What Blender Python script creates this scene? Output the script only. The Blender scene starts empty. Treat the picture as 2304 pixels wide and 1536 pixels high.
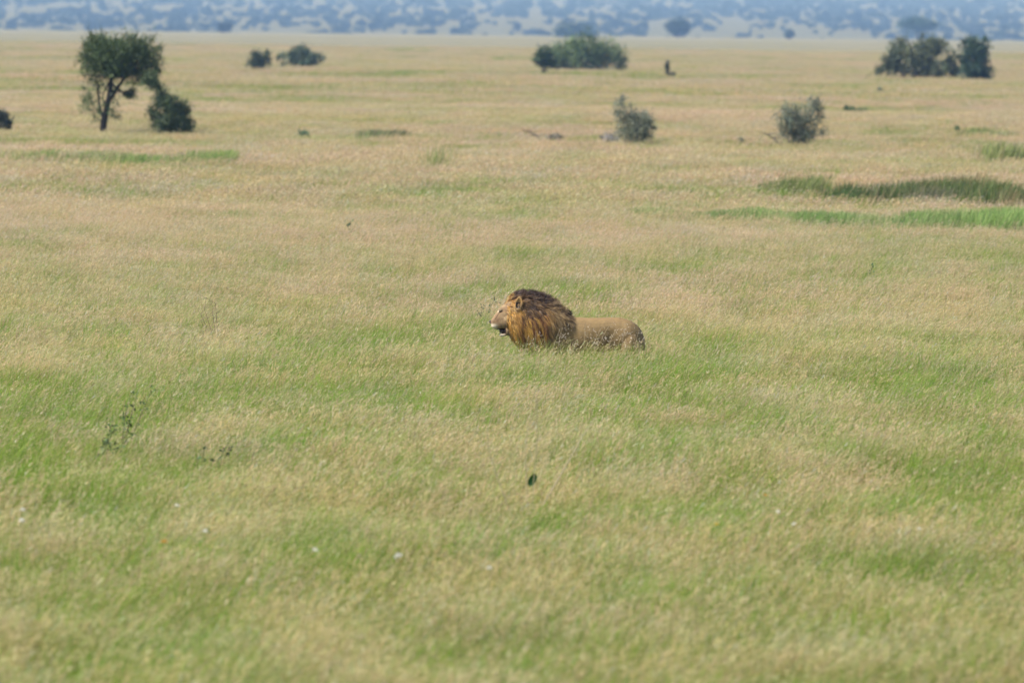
import bpy, math, random
import numpy as np
from mathutils import Vector, Matrix

# ------------------------------------------------------------------ camera, world, sun, exposure
SC = bpy.context.scene
F = 12800.0                      # focal length in pixels of the 2304 px wide photograph (200 mm)
CAMH = 4.5
PITCH = math.atan(706 / F)
ROLL = math.radians(0.62)
cam_d = bpy.data.cameras.new('camera')
cam = bpy.data.objects.new('camera', cam_d)
SC.collection.objects.link(cam)
SC.camera = cam
cam_d.sensor_width = 36
cam_d.lens = 200
cam_d.clip_start = 0.5
cam_d.clip_end = 30000
CAMR = Matrix.Rotation(math.pi / 2 - PITCH, 4, 'X') @ Matrix.Rotation(ROLL, 4, 'Z')
cam.matrix_world = Matrix.Translation((0, 0, CAMH)) @ CAMR
cam_d.dof.use_dof = True
cam_d.dof.focus_distance = 74
cam_d.dof.aperture_fstop = 2.9

SUN_EL, SUN_AZ = math.radians(52), math.radians(-112)     # azimuth from +Y (view direction), negative = left
w = bpy.data.worlds.new('World')
SC.world = w
w.use_nodes = True
nt = w.node_tree
sky = nt.nodes.new('ShaderNodeTexSky')
sky.sky_type = 'NISHITA'
sky.sun_disc = False
sky.sun_elevation = SUN_EL
sky.sun_rotation = SUN_AZ
sky.air_density = 1.0
sky.dust_density = 2.0
bg = nt.nodes['Background']
bg.inputs['Strength'].default_value = 0.11
nt.links.new(sky.outputs[0], bg.inputs[0])
sd = bpy.data.lights.new('sun', 'SUN')
sd.energy = 4.4
sd.angle = math.radians(1.0)
sd.color = (1.0, 0.95, 0.86)
sun = bpy.data.objects.new('sun', sd)
SC.collection.objects.link(sun)
sdir = Vector((math.sin(SUN_AZ) * math.cos(SUN_EL), math.cos(SUN_AZ) * math.cos(SUN_EL), math.sin(SUN_EL)))
sun.rotation_euler = (-sdir).to_track_quat('-Z', 'Y').to_euler()
SC.view_settings.view_transform = 'Standard'
SC.view_settings.look = 'None'
SC.view_settings.gamma = 1.0
SC.view_settings.exposure = 0.48
SC.cycles.max_bounces = 6
SC.cycles.diffuse_bounces = 3
SC.cycles.transmission_bounces = 3
SC.cycles.volume_bounces = 1

C = SC.collection
rng = np.random.default_rng(11)

# ------------------------------------------------------------------ helpers
def sstep(a, b, x):
    t = np.clip((np.asarray(x, float) - a) / (b - a), 0, 1)
    return t * t * (3 - 2 * t)

_tab = np.random.default_rng(5).random((256, 256))
def vnoise(x, y):
    x = np.asarray(x, float); y = np.asarray(y, float)
    xi = np.floor(x).astype(int); yi = np.floor(y).astype(int)
    fx = x - xi; fy = y - yi
    fx = fx * fx * (3 - 2 * fx); fy = fy * fy * (3 - 2 * fy)
    g = lambda a, b: _tab[a % 256, b % 256]
    return (g(xi, yi) * (1 - fx) + g(xi + 1, yi) * fx) * (1 - fy) + (g(xi, yi + 1) * (1 - fx) + g(xi + 1, yi + 1) * fx) * fy
def fbm(x, y, o=4):
    s = 0; a = 1; t = 0
    for k in range(o):
        s = s + a * vnoise(np.asarray(x) * 2 ** k + 17.3 * k, np.asarray(y) * 2 ** k + 9.1 * k); t += a; a *= .5
    return s / t

def ground_z(x, y):
    x = np.asarray(x, float); y = np.asarray(y, float)
    r = np.hypot(x, y)
    z = .16 * sstep(100, 300, r) * (np.sin(x / 31 + y / 19 + .6) + .7 * np.sin(y / 13.3 - x / 44 + 2.))
    z = z + .5 * sstep(450, 1200, r) * (1 - sstep(2700, 3100, r)) * (fbm(x / 260, y / 210, 2) - .55) * 2
    z = z - 3.5 * sstep(3180, 3500, y)
    rise = np.clip(y - 3500, 0, None)
    z = z + rise * .0118 + sstep(3700, 6500, y) * 12 * (fbm(x / 420 + 3, y / 900, 3) - .5)
    return z

def ray(px, py):
    v = Vector(((px - 1152) / F, -(py - 768) / F, -1.0))
    d = CAMR.to_3x3() @ v
    return d / d.y                       # per metre of depth
def at_depth(px, py, Y):
    d = ray(px, py)
    return Vector((d.x * Y, Y, CAMH + d.z * Y))
def on_ground(px, py):
    d = ray(px, py)
    Y = np.concatenate([np.arange(25, 400, .25), np.arange(400, 9000, 2.)])
    g = ground_z(d.x * Y, Y); z = CAMH + d.z * Y
    k = np.argmax(z <= g)
    Y = float(Y[k])
    return Vector((d.x * Y, Y, float(ground_z(d.x * Y, Y))))

def grass_h(Y):
    return .5 * (1 - float(sstep(1000, 1300, Y)))
def on_grass(px, py):
    """ground point whose grass top shows at this pixel"""
    d = ray(px, py)
    Y = np.concatenate([np.arange(25, 400, .25), np.arange(400, 9000, 2.)])
    k = np.argmax(CAMH + d.z * Y <= ground_z(d.x * Y, Y) + .5 * (1 - sstep(1000, 1300, Y)))
    Y = float(Y[k])
    return Vector((d.x * Y, Y, float(ground_z(d.x * Y, Y))))
_RI = np.array(CAMR.to_3x3()).T
def to_px(x, y, z):
    v = np.stack([x, y, z - CAMH]); c = _RI @ v
    return 1152 + F * c[0] / -c[2], 768 - F * c[1] / -c[2]

def tag(o, label=None, cat=None, group=None, kind=None):
    if label: o['label'] = label
    if cat: o['category'] = cat
    if group: o['group'] = group
    if kind: o['kind'] = kind
    return o
def empty(name, loc, label, cat, group=None, rz=0):
    o = bpy.data.objects.new(name, None); C.objects.link(o)
    o.location = loc; o.rotation_euler = (0, 0, rz); o.empty_display_size = .1
    return tag(o, label, cat, group)

def mesh_np(name, V, Q, col=None, mats=(), midx=None, smooth=False):
    """mesh from vertex array and quad array (numpy)"""
    me = bpy.data.meshes.new(name)
    V = np.asarray(V, np.float32); Q = np.asarray(Q, np.int32)
    n = len(Q)
    me.vertices.add(len(V)); me.vertices.foreach_set('co', V.ravel())
    me.loops.add(n * 4); me.loops.foreach_set('vertex_index', Q.ravel())
    me.polygons.add(n); me.polygons.foreach_set('loop_start', np.arange(0, n * 4, 4, dtype=np.int32))
    if midx is not None: me.polygons.foreach_set('material_index', np.asarray(midx, np.int32))
    if smooth: me.polygons.foreach_set('use_smooth', np.ones(n, bool))
    me.update(calc_edges=True)
    if col is not None:
        a = me.color_attributes.new('Col', 'FLOAT_COLOR', 'POINT')
        c = np.ones((len(V), 4), np.float32); c[:, :3] = col
        a.data.foreach_set('color', c.ravel())
    for m in mats: me.materials.append(m)
    return me
def link(name, me, parent=None, loc=None):
    o = bpy.data.objects.new(name, me); C.objects.link(o)
    if parent is not None: o.parent = parent
    if loc is not None: o.location = loc
    return o

class Bag:
    """collects quads with colours"""
    def __init__(s): s.V = []; s.Q = []; s.C = []; s.M = []; s.n = 0
    def add(s, V, Q, col, m=0):
        V = np.asarray(V, float).reshape(-1, 3); Q = np.asarray(Q, int).reshape(-1, 4)
        s.V.append(V); s.Q.append(Q + s.n); s.M.append(np.full(len(Q), m))
        col = np.asarray(col, float)
        s.C.append(np.broadcast_to(col, (len(V), 3)) if col.ndim == 1 else col)
        s.n += len(V)
    def mesh(s, name, mats, smooth=False):
        return mesh_np(name, np.concatenate(s.V), np.concatenate(s.Q), np.concatenate(s.C), mats, np.concatenate(s.M), smooth)

def ribbons(bag, base, tipv, bend, width, col, face=None, K=4, tipw=.2, m=0):
    """N tapered curved ribbons. base (N,3), tipv (N,3) vector base->tip, bend (N,3) mid offset, col (N,3) or (N,2,3)"""
    N = len(base)
    t = np.linspace(0, 1, K)
    P = base[:, None] + tipv[:, None] * t[None, :, None] + bend[:, None] * (4 * t * (1 - t))[None, :, None]
    if face is None: face = rng.uniform(0, math.pi, N)
    side = np.stack([np.cos(face), np.sin(face), np.zeros(N)], 1)
    ww = np.asarray(width).reshape(-1, 1) * (1 - (1 - tipw) * t[None] ** 1.5)
    L = P - side[:, None] * ww[..., None] / 2
    R = P + side[:, None] * ww[..., None] / 2
    V = np.stack([L, R], 2).reshape(-1, 3)
    i = np.arange(N)[:, None] * (2 * K) + 2 * np.arange(K - 1)[None]
    Q = np.stack([i, i + 1, i + 3, i + 2], -1).reshape(-1, 4)
    col = np.asarray(col, float)
    if col.ndim == 3:
        cc = col[:, :1] * (1 - t)[None, :, None] + col[:, 1:] * t[None, :, None]
    else:
        cc = np.repeat(np.broadcast_to(col, (N, 3))[:, None], K, 1)
    bag.add(V, Q, np.repeat(cc, 2, axis=1).reshape(-1, 3), m)

def tube(bag, pts, rad, col, sides=5, m=0):
    pts = np.asarray(pts, float); n = len(pts)
    rad = np.broadcast_to(np.asarray(rad, float), (n,))
    T = np.gradient(pts, axis=0); T /= np.linalg.norm(T, axis=1)[:, None] + 1e-9
    ref = np.array([0, 1., 0]) if abs(T[:, 1]).mean() < .8 else np.array([1., 0, 0])
    A = np.cross(T, ref); A /= np.linalg.norm(A, axis=1)[:, None] + 1e-9
    B = np.cross(T, A)
    a = np.linspace(0, 2 * math.pi, sides, endpoint=False)
    V = pts[:, None] + rad[:, None, None] * (A[:, None] * np.cos(a)[None, :, None] + B[:, None] * np.sin(a)[None, :, None])
    Q = []
    for i in range(n - 1):
        for j in range(sides):
            k = (j + 1) % sides
            Q.append((i * sides + j, i * sides + k, (i + 1) * sides + k, (i + 1) * sides + j))
    bag.add(V.reshape(-1, 3), Q, col, m)

def bez(a, b, c, n=6):
    t = np.linspace(0, 1, n)[:, None]
    a, b, c = map(lambda v: np.asarray(v, float), (a, b, c))
    return a * (1 - t) ** 2 + 2 * b * t * (1 - t) + c * t * t

# ------------------------------------------------------------------ materials
def newmat(name):
    m = bpy.data.materials.new(name); m.use_nodes = True
    n = m.node_tree; n.nodes.clear()
    out = n.nodes.new('ShaderNodeOutputMaterial')
    return m, n, out
def leafmat(name, rough=.55, trans=.35, spec=.25, inst=False, vary=.0, scale=3.0):
    m, n, out = newmat(name)
    at = n.nodes.new('ShaderNodeAttribute'); at.attribute_name = 'Col'
    col = at.outputs['Color']
    if inst:
        ai = n.nodes.new('ShaderNodeAttribute'); ai.attribute_type = 'INSTANCER'; ai.attribute_name = 'tint'
        mx = n.nodes.new('ShaderNodeMix'); mx.data_type = 'RGBA'; mx.blend_type = 'MULTIPLY'
        mx.inputs[0].default_value = 1
        n.links.new(col, mx.inputs[6]); n.links.new(ai.outputs['Color'], mx.inputs[7])
        col = mx.outputs[2]
    if vary:
        tc = n.nodes.new('ShaderNodeTexCoord')
        no = n.nodes.new('ShaderNodeTexNoise'); no.inputs['Scale'].default_value = scale; no.inputs['Detail'].default_value = 4
        n.links.new(tc.outputs['Object'], no.inputs['Vector'])
        mr = n.nodes.new('ShaderNodeMapRange'); mr.inputs[1].default_value = .3; mr.inputs[2].default_value = .7
        mr.inputs[3].default_value = 1 - vary; mr.inputs[4].default_value = 1 + vary
        n.links.new(no.outputs[0], mr.inputs[0])
        mx = n.nodes.new('ShaderNodeMix'); mx.data_type = 'RGBA'; mx.blend_type = 'MULTIPLY'; mx.inputs[0].default_value = 1
        n.links.new(col, mx.inputs[6]); n.links.new(mr.outputs[0], mx.inputs[7])
        col = mx.outputs[2]
    p = n.nodes.new('ShaderNodeBsdfPrincipled')
    p.inputs['Roughness'].default_value = rough
    p.inputs['Specular IOR Level'].default_value = spec
    n.links.new(col, p.inputs['Base Color'])
    if trans > 0:
        tr = n.nodes.new('ShaderNodeBsdfTranslucent'); n.links.new(col, tr.inputs[0])
        ms = n.nodes.new('ShaderNodeMixShader'); ms.inputs[0].default_value = trans
        n.links.new(p.outputs[0], ms.inputs[1]); n.links.new(tr.outputs[0], ms.inputs[2])
        n.links.new(ms.outputs[0], out.inputs[0])
    else:
        n.links.new(p.outputs[0], out.inputs[0])
    return m

M_GRASS = leafmat('grass_blades', .6, .5, .15, inst=True)
M_BLADE = leafmat('green_blades', .5, .35, .3)
M_LEAF = leafmat('foliage', .5, .25, .3)
M_BARK = leafmat('bark', .85, 0, .1, vary=.3, scale=6)
M_HAIR = leafmat('lion_mane_hair', .5, .12, .3)
M_FUR = leafmat('lion_fur', .75, 0, .15, vary=.13, scale=38)
M_PETAL = leafmat('petal', .5, .4, .3)

def simple(name, col, rough=.4, spec=.5):
    m, n, out = newmat(name)
    p = n.nodes.new('ShaderNodeBsdfPrincipled')
    no = n.nodes.new('ShaderNodeTexNoise'); no.inputs['Scale'].default_value = 90
    tc = n.nodes.new('ShaderNodeTexCoord'); n.links.new(tc.outputs['Object'], no.inputs['Vector'])
    r = n.nodes.new('ShaderNodeValToRGB')
    r.color_ramp.elements[0].color = (*[c * .75 for c in col], 1); r.color_ramp.elements[1].color = (*[min(1, c * 1.25) for c in col], 1)
    n.links.new(no.outputs[0], r.inputs[0]); n.links.new(r.outputs[0], p.inputs['Base Color'])
    p.inputs['Roughness'].default_value = rough; p.inputs['Specular IOR Level'].default_value = spec
    n.links.new(p.outputs[0], out.inputs[0])
    return m
M_EYE = simple('lion_eye', (.10, .055, .02), .15)
M_NOSE = simple('lion_nose', (.03, .02, .018), .35)
M_MOUTH = simple('lion_mouth', (.035, .018, .016), .5)
M_TOOTH = simple('tooth', (.75, .7, .58), .3)

# ground sheet material: tan thatch with green drifts at several scales
def groundmat():
    m, n, out = newmat('dry_grassland')
    geo = n.nodes.new('ShaderNodeNewGeometry')
    def noise(sc, det, off=0):
        mp = n.nodes.new('ShaderNodeMapping'); mp.inputs['Location'].default_value = (off, off * .7, 0)
        mp.inputs['Scale'].default_value = (sc[0], sc[1], sc[0])
        n.links.new(geo.outputs['Position'], mp.inputs[0])
        no = n.nodes.new('ShaderNodeTexNoise'); no.inputs['Scale'].default_value = 1; no.inputs['Detail'].default_value = det
        no.inputs['Roughness'].default_value = .6
        n.links.new(mp.outputs[0], no.inputs['Vector']); return no.outputs[0]
    def mix(f, a, b):
        mx = n.nodes.new('ShaderNodeMix'); mx.data_type = 'RGBA'
        n.links.new(f, mx.inputs[0])
        for s, v in ((6, a), (7, b)):
            if isinstance(v, tuple): mx.inputs[s].default_value = (*v, 1)
            else: n.links.new(v, mx.inputs[s])
        return mx.outputs[2]
    def rng_(f, a, b, c=0, d=1):
        mr = n.nodes.new('ShaderNodeMapRange'); mr.inputs[1].default_value = a; mr.inputs[2].default_value = b
        mr.inputs[3].default_value = c; mr.inputs[4].default_value = d
        n.links.new(f, mr.inputs[0]); return mr.outputs[0]
    big = noise((.011, .009), 5)
    fine = noise((.09, .05), 5, 40)
    tiny = noise((2.2, 2.2), 3, 7)
    c1 = mix(rng_(fine, .35, .65), (.195, .187, .105), (.245, .225, .135))
    c2 = mix(rng_(big, .50, .66, 0, .62), c1, (.17, .175, .08))
    c3 = mix(rng_(tiny, .3, .7, 0, .35), c2, (.20, .15, .08))
    sx = n.nodes.new('ShaderNodeSeparateXYZ'); n.links.new(geo.outputs['Position'], sx.inputs[0])
    c3 = mix(rng_(sx.outputs[1], 3200, 3500), c3, (.135, .125, .055))
    p = n.nodes.new('ShaderNodeBsdfPrincipled'); p.inputs['Roughness'].default_value = .95
    p.inputs['Specular IOR Level'].default_value = .05
    n.links.new(c3, p.inputs['Base Color']); n.links.new(p.outputs[0], out.inputs[0])
    return m
M_GROUND = groundmat()

# ------------------------------------------------------------------ ground sheet
ys = np.concatenate([np.linspace(-60, 20, 9), np.geomspace(24, 900, 150), np.linspace(915, 3300, 150), np.linspace(3320, 9200, 160)])
us = np.linspace(-1, 1, 121)
us = np.sign(us) * np.abs(us) ** 1.6
Yg, Ug = np.meshgrid(ys, us, indexing='ij')
Xg = Ug * (60 + np.clip(Yg, 0, None) * .42)
Vg = np.stack([Xg, Yg, ground_z(Xg, Yg)], -1).reshape(-1, 3)
nu = len(us)
ii, jj = np.meshgrid(np.arange(len(ys) - 1), np.arange(nu - 1), indexing='ij')
k = (ii * nu + jj).ravel()
Qg = np.stack([k, k + 1, k + nu + 1, k + nu], 1)
gme = mesh_np('ground', Vg, Qg, None, (M_GROUND,), smooth=True)
tag(link('ground', gme), kind='structure')

# ------------------------------------------------------------------ haze
def haze():
    x, y0, y1, z0, z1 = 4600, -120, 9600, -8, 92
    v = [(-x, y0, z0), (x, y0, z0), (x, y1, z0), (-x, y1, z0), (-x, y0, z1), (x, y0, z1), (x, y1, z1), (-x, y1, z1)]
    f = [(0, 3, 2, 1), (4, 5, 6, 7), (0, 1, 5, 4), (1, 2, 6, 5), (2, 3, 7, 6), (3, 0, 4, 7)]
    me = bpy.data.meshes.new('haze'); me.from_pydata(v, [], f)
    m, n, out = newmat('haze_air')
    pv = n.nodes.new('ShaderNodeVolumePrincipled')
    pv.inputs['Color'].default_value = (.195, .335, .64, 1)
    pv.inputs['Absorption Color'].default_value = (1, 1, 1, 1)
    pv.inputs['Density'].default_value = 2.5e-4
    pv.inputs['Anisotropy'].default_value = 0.0
    n.links.new(pv.outputs[0], out.inputs['Volume'])
    me.materials.append(m)
    tag(link('haze', me), 'pale blue haze fading the distant hillside', 'haze', kind='stuff')
haze()

# ------------------------------------------------------------------ savanna grass (one uncountable mass)
def tuft(name, size, n_green, n_tan, hg, ht, wg, wt, seeds=5, K=4, bladecol=1.0):
    b = Bag(); r = rng
    def spots(n):
        c = r.normal(0, size * .33, (max(3, n // 14), 2))
        k = r.integers(0, len(c), n)
        p = c[k] + r.normal(0, size * .09, (n, 2))
        hue = np.array([[1.12, .98, .92], [.86, 1.06, .8], [.82, 1.0, 1.06], [1., 1., 1.], [1.08, 1.02, .7], [1.02, .93, 1.0], [.7, .88, .62]])[r.integers(0, 7, len(c))] * r.uniform(.85, 1.12, (len(c), 1))
        return np.concatenate([p, np.full((n, 1), -.03)], 1), hue[k]
    if n_green:
        B, hue = spots(n_green); h = r.uniform(*hg, n_green)
        lean = np.stack([h * r.normal(.20, .32, n_green), h * r.normal(0, .3, n_green), h], 1)
        bend = np.stack([-.06 * h, 0 * h, .10 * h], 1) + r.normal(0, .02, (n_green, 3))
        v = r.random((n_green, 1))
        base = np.array([.17, .26, .035]) * (1 - v) + np.array([.42, .53, .11]) * v
        base = base * r.uniform(.8, 1.2, (n_green, 1)) * hue
        dry = r.random(n_green) < .18
        base[dry] = np.array([.42, .34, .18]) * r.uniform(.7, 1.1, (dry.sum(), 1))
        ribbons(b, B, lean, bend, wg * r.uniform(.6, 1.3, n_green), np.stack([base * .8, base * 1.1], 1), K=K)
    if n_tan:
        B, hue = spots(n_tan); h = r.uniform(*ht, n_tan)
        lx = h * r.normal(.22, .24, n_tan)
        lng = r.random(n_tan) < .012; h = h * (1 + .35 * lng); lx = np.where(lng, h * r.uniform(.5, .9, n_tan), lx)
        lean = np.stack([lx, h * r.normal(0, .16, n_tan), h], 1)
        bend = np.stack([-.10 * h, 0 * h, .07 * h], 1) + r.normal(0, .01, (n_tan, 3))
        base = np.array([.60, .45, .24]) * r.uniform(.75, 1.15, (n_tan, 1)) * (.35 + .65 * hue) * (1 + r.normal(0, .04, (n_tan, 3)))
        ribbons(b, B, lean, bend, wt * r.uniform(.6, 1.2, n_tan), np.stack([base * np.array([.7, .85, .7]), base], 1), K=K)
        if seeds:
            idx = np.repeat(np.arange(n_tan), seeds)
            t = r.uniform(.72, 1.0, len(idx))[:, None]
            P = B[idx] + lean[idx] * t + bend[idx] * 4 * t * (1 - t)
            L = r.uniform(.012, .045, (len(idx), 1)) * (ht[1] / .6)
            d = np.concatenate([r.normal(.75, .5, (len(idx), 1)), r.normal(0, .5, (len(idx), 1)), r.normal(.35, .4, (len(idx), 1))], 1)
            c = np.array([.68, .51, .35]) * r.uniform(.62, 1.32, (len(idx), 1)) * (1 + r.normal(0, .04, (len(idx), 3)))
            gl = r.random(len(idx)) < .05; c[gl] = np.array([.80, .70, .56])
            ribbons(b, P, d * L, np.zeros_like(P), wt * 2.3 * r.uniform(.5, 1.4, len(idx)) * (1 + .6 * gl), c, K=2, tipw=.6)
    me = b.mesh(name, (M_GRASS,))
    return bpy.data.objects.new(name, me)

src = bpy.data.collections.new('grass_tufts')
# near tufts 0..5, middle 6..9, far 10..13
specs = []
for i in range(3): specs.append(dict(size=.55, n_green=190, n_tan=105, hg=(.26, .60), ht=(.42, .70), wg=.0052, wt=.0028, seeds=7))
for i in range(3): specs.append(dict(size=.55, n_green=320, n_tan=42, hg=(.28, .66), ht=(.42, .66), wg=.0062, wt=.0028, seeds=6))
for i in range(2): specs.append(dict(size=1.5, n_green=210, n_tan=210, hg=(.24, .54), ht=(.40, .66), wg=.014, wt=.009, seeds=5, K=3))
for i in range(2): specs.append(dict(size=1.5, n_green=380, n_tan=50, hg=(.26, .62), ht=(.40, .64), wg=.016, wt=.009, seeds=4, K=3))
for i in range(2): specs.append(dict(size=4.5, n_green=290, n_tan=330, hg=(.24, .54), ht=(.40, .66), wg=.045, wt=.03, seeds=3, K=3))
for i in range(2): specs.append(dict(size=4.5, n_green=520, n_tan=80, hg=(.26, .62), ht=(.40, .64), wg=.05, wt=.03, seeds=2, K=3))
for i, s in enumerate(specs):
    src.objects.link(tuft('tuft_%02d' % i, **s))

# world-space drifts of green, measured from the photograph: (px0, px1, py0, py1, amount)
PATCH = []
def patch(px, py, wpx, hpx, amt):
    a = on_ground(px, py); s = a.y / F
    PATCH.append((a.x, a.y, wpx * s / 2, hpx * a.y * a.y / (F * CAMH) / 2, amt))
for p in [(800, 860, 380, 60, .5), (1150, 740, 420, 40, .45), (60, 1060, 300, 110, .45), (1500, 1080, 500, 200, .22),
          (1250, 1320, 460, 150, .28), (150, 1260, 420, 120, .35), (2150, 1230, 340, 200, .4), (950, 480, 330, 40, .5),
          (330, 355, 700, 16, .9), (100, 352, 300, 14, .7), (480, 325, 300, 8, .5), (700, 250, 400, 28, .55), (1000, 275, 350, 30, .5),
          (1300, 300, 500, 20, .45), (850, 300, 160, 8, .9), (620, 215, 260, 8, .6), (1010, 238, 130, 6, .8), (1540, 215, 120, 6, .8),
          (960, 202, 150, 4, .8), (2000, 275, 420, 20, .5), (1980, 325, 130, 7, .8), (1350, 370, 200, 14, .4), (2150, 350, 300, 12, .6),
          (400, 240, 500, 20, .4), (90, 280, 240, 8, .7), (1700, 480, 650, 22, .6), (120, 215, 260, 8, .5), (1180, 510, 200, 30, .3),
          (2200, 640, 400, 80, .3), (520, 790, 500, 60, .35), (300, 950, 500, 80, .25), (1800, 960, 600, 120, .2), (1900, 1400, 500, 120, .2)]:
    patch(*p)
def green(x, y):
    r = np.hypot(x, y)
    g = .34 + .13 * sstep(43, 52, r) * (1 - sstep(62, 80, r)) - .10 * sstep(85, 115, r) + .06 * sstep(190, 260, r)
    g = g + (.45 + .35 * sstep(80, 130, r)) * (fbm(x / 5.5 + 40, y / 8 + 3, 3) - .5) + 1.35 * (fbm(x / .75, y / 1.3, 2) - .5) + .9 * (fbm(x / 40, y / 22 + 8, 3) - .5) * sstep(100, 250, r)
    for (cx, cy, rx, ry, a) in PATCH:
        g = g + .7 * a * np.exp(-((x - cx) / rx) ** 2 - ((y - cy) / ry) ** 2)
    return np.clip(g, 0, 1)
def scatter(r0, r1, spread, margin, dens):
    area = (spread * (r1 ** 2 - r0 ** 2)) + 2 * margin * (r1 - r0)
    n = int(area * dens)
    y = np.empty(0); x = np.empty(0)
    while len(y) < n:
        yy = rng.uniform(r0, r1, n); half = yy * spread + margin
        ok = rng.random(n) < half / (r1 * spread + margin)
        yy = yy[ok]; y = np.concatenate([y, yy]); x = np.concatenate([x, rng.uniform(-1, 1, len(yy)) * half[ok]])
    return x[:n], y[:n]
BRT = [(.13, .23, .06), (.24, .36, .10), (.36, .38, .17)]
FGR = [(.13, .18, .05), (.24, .28, .09), (.38, .32, .17)]
STRIPS = [
    ('dark_reeds', 'band of tall dark green and brown reeds on the right', [(.055, .10, .028), (.13, .18, .05), (.26, .21, .10)],
     [(1850, 424, 430), (1900, 418, 434), (1980, 415, 436), (2060, 418, 434), (2140, 413, 437), (2190, 416, 440), (2260, 426, 446), (2340, 432, 450)], 15000, .028, 41, dict(hr=(.46, .80))),
    ('bright_grass_strip', 'long strip of bright fresh green grass below the dark reeds', BRT,
     [(1400, 470, 472), (1500, 471, 478), (1600, 473, 483), (1800, 478, 492), (2000, 483, 499), (2150, 484, 504), (2340, 488, 508)], 46000, .018, 42, dict(hr=(.52, .74))),
    ('green_clump_row', 'bright green clumps at the left end of the dark reed band', FGR,
     [(1700, 413, 417), (1735, 408, 420), (1765, 408, 421), (1790, 416, 420), (1830, 412, 420), (1850, 414, 420)], 2800, .026, 43, dict(hr=(.45, .85))),
    ('far_green_strip', 'low green strip beyond the twiggy shrubs on the far right', FGR,
     [(2150, 294, 297), (2200, 292, 299), (2240, 290, 301), (2280, 294, 303)], 3200, .05, 44, dict(hr=(.4, .7))),
    ('right_green_clumps', 'fresh green clumps at the right edge above the reeds', FGR,
     [(2190, 338, 350), (2215, 336, 352), (2235, 344, 352), (2275, 340, 352), (2340, 344, 356)], 4200, .045, 45, dict(hr=(.45, .85))),
    ('left_green_strip', 'thin band of green grass below the tall acacia', [(.15, .24, .06), (.26, .36, .10), (.38, .34, .17)],
     [(-20, 343, 349), (60, 345, 351), (180, 346, 355), (250, 342, 358), (330, 346, 358), (430, 351, 356), (520, 351, 353)], 12000, .03, 46, dict(hr=(.5, .70))),
    ('olive_patch', 'thin olive patch of sedge left of centre in the middle distance', [(.13, .17, .07), (.2, .24, .1), (.25, .22, .12)],
     [(790, 297, 301), (850, 295, 302), (912, 297, 301)], 1800, .05, 47, dict(hr=(.5, .7)))]
def in_strip(x, y):
    px, py = to_px(x, y, ground_z(x, y) + .6); m = np.zeros(len(x), bool)
    for st in STRIPS:
        A = np.array(st[3], float)
        m |= (px > A[0, 0]) & (px < A[-1, 0]) & (py > np.interp(px, A[:, 0], A[:, 1])) & (py < np.interp(px, A[:, 0], A[:, 2]) + 4)
    return m
X, Y, I, S = [], [], [], []
for (r0, r1, mg, dens, first, nn, scj) in [(30, 125, 2.4, 5.5, 0, 3, 1), (118, 330, 3, 1.15, 6, 2, 1), (320, 1150, 8, .12, 10, 2, 1)]:
    x, y = scatter(r0, r1, .101, mg, dens)
    ok = ~(in_strip(x, y) & (rng.random(len(x)) < 1.05 - .7 * fbm(x / .8, y / 2.5, 2))); x = x[ok]; y = y[ok]
    g = green(x, y)
    isg = rng.random(len(x)) < sstep(.12, .85, g)
    I.append(first + np.where(isg, nn, 0) + rng.integers(0, nn, len(x)))
    X.append(x); Y.append(y)
X = np.concatenate(X); Y = np.concatenate(Y); I = np.concatenate(I)
n = len(X)
G = green(X, Y)
hvar = .92 + .16 * fbm(X / 4 + 9, Y / 4, 2)
SCL = np.stack([np.ones(n), np.ones(n), hvar * rng.uniform(.85, 1.15, n)], 1)
ROT = np.stack([np.zeros(n), np.zeros(n), rng.normal(0, .35, n)], 1)
warm = fbm(X / 9 + 70, Y / 14, 3)[:, None]
tint = np.array([.92, .98, .80]) * (1 - warm) + np.array([1.10, 1.0, 1.12]) * warm
nearf = (1 - sstep(62, 100, np.hypot(X, Y)))[:, None]
tint = tint * np.array([.925, .995, .99])
tint = tint * (1 - nearf * (1 - np.array([.97, 1.01, .90])))
hs = np.array([[1.1, .97, .95], [.88, 1.05, .78], [.84, .99, 1.08], [1, 1, 1], [1.06, 1.02, .74], [1.0, .94, 1.0]])[rng.integers(0, 6, n)]
tint = tint * (.4 + .6 * hs) * (1 + .04 * nearf)
tint = tint * (1 - .1 * G[:, None]) * rng.uniform(.93, 1.07, (n, 1))
gp = bpy.data.meshes.new('grass')
gp.vertices.add(n); gp.vertices.foreach_set('co', np.stack([X, Y, ground_z(X, Y)], 1).astype(np.float32).ravel())
for nm, ty, key, data in (('rot', 'FLOAT_VECTOR', 'vector', ROT), ('scl', 'FLOAT_VECTOR', 'vector', SCL), ('tint', 'FLOAT_VECTOR', 'vector', tint), ('idx', 'INT', 'value', I)):
    a = gp.attributes.new(nm, ty, 'POINT')
    a.data.foreach_set(key, np.asarray(data, np.int32 if ty == 'INT' else np.float32).ravel())
grass = link('grass', gp)
tag(grass, 'tall wind-combed dry savanna grass, tan seed heads over green blades', 'grass', kind='stuff')
ng = bpy.data.node_groups.new('grass_scatter', 'GeometryNodeTree')
ng.interface.new_socket('Geometry', in_out='INPUT', socket_type='NodeSocketGeometry')
ng.interface.new_socket('Geometry', in_out='OUTPUT', socket_type='NodeSocketGeometry')
N = ng.nodes
gi = N.new('NodeGroupInput'); go = N.new('NodeGroupOutput')
ip = N.new('GeometryNodeInstanceOnPoints'); ci = N.new('GeometryNodeCollectionInfo')
ci.inputs[0].default_value = src; ci.inputs['Separate Children'].default_value = True; ci.inputs['Reset Children'].default_value = True
def named(nm, ty):
    a = N.new('GeometryNodeInputNamedAttribute'); a.data_type = ty; a.inputs[0].default_value = nm
    return a.outputs[0]
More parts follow.
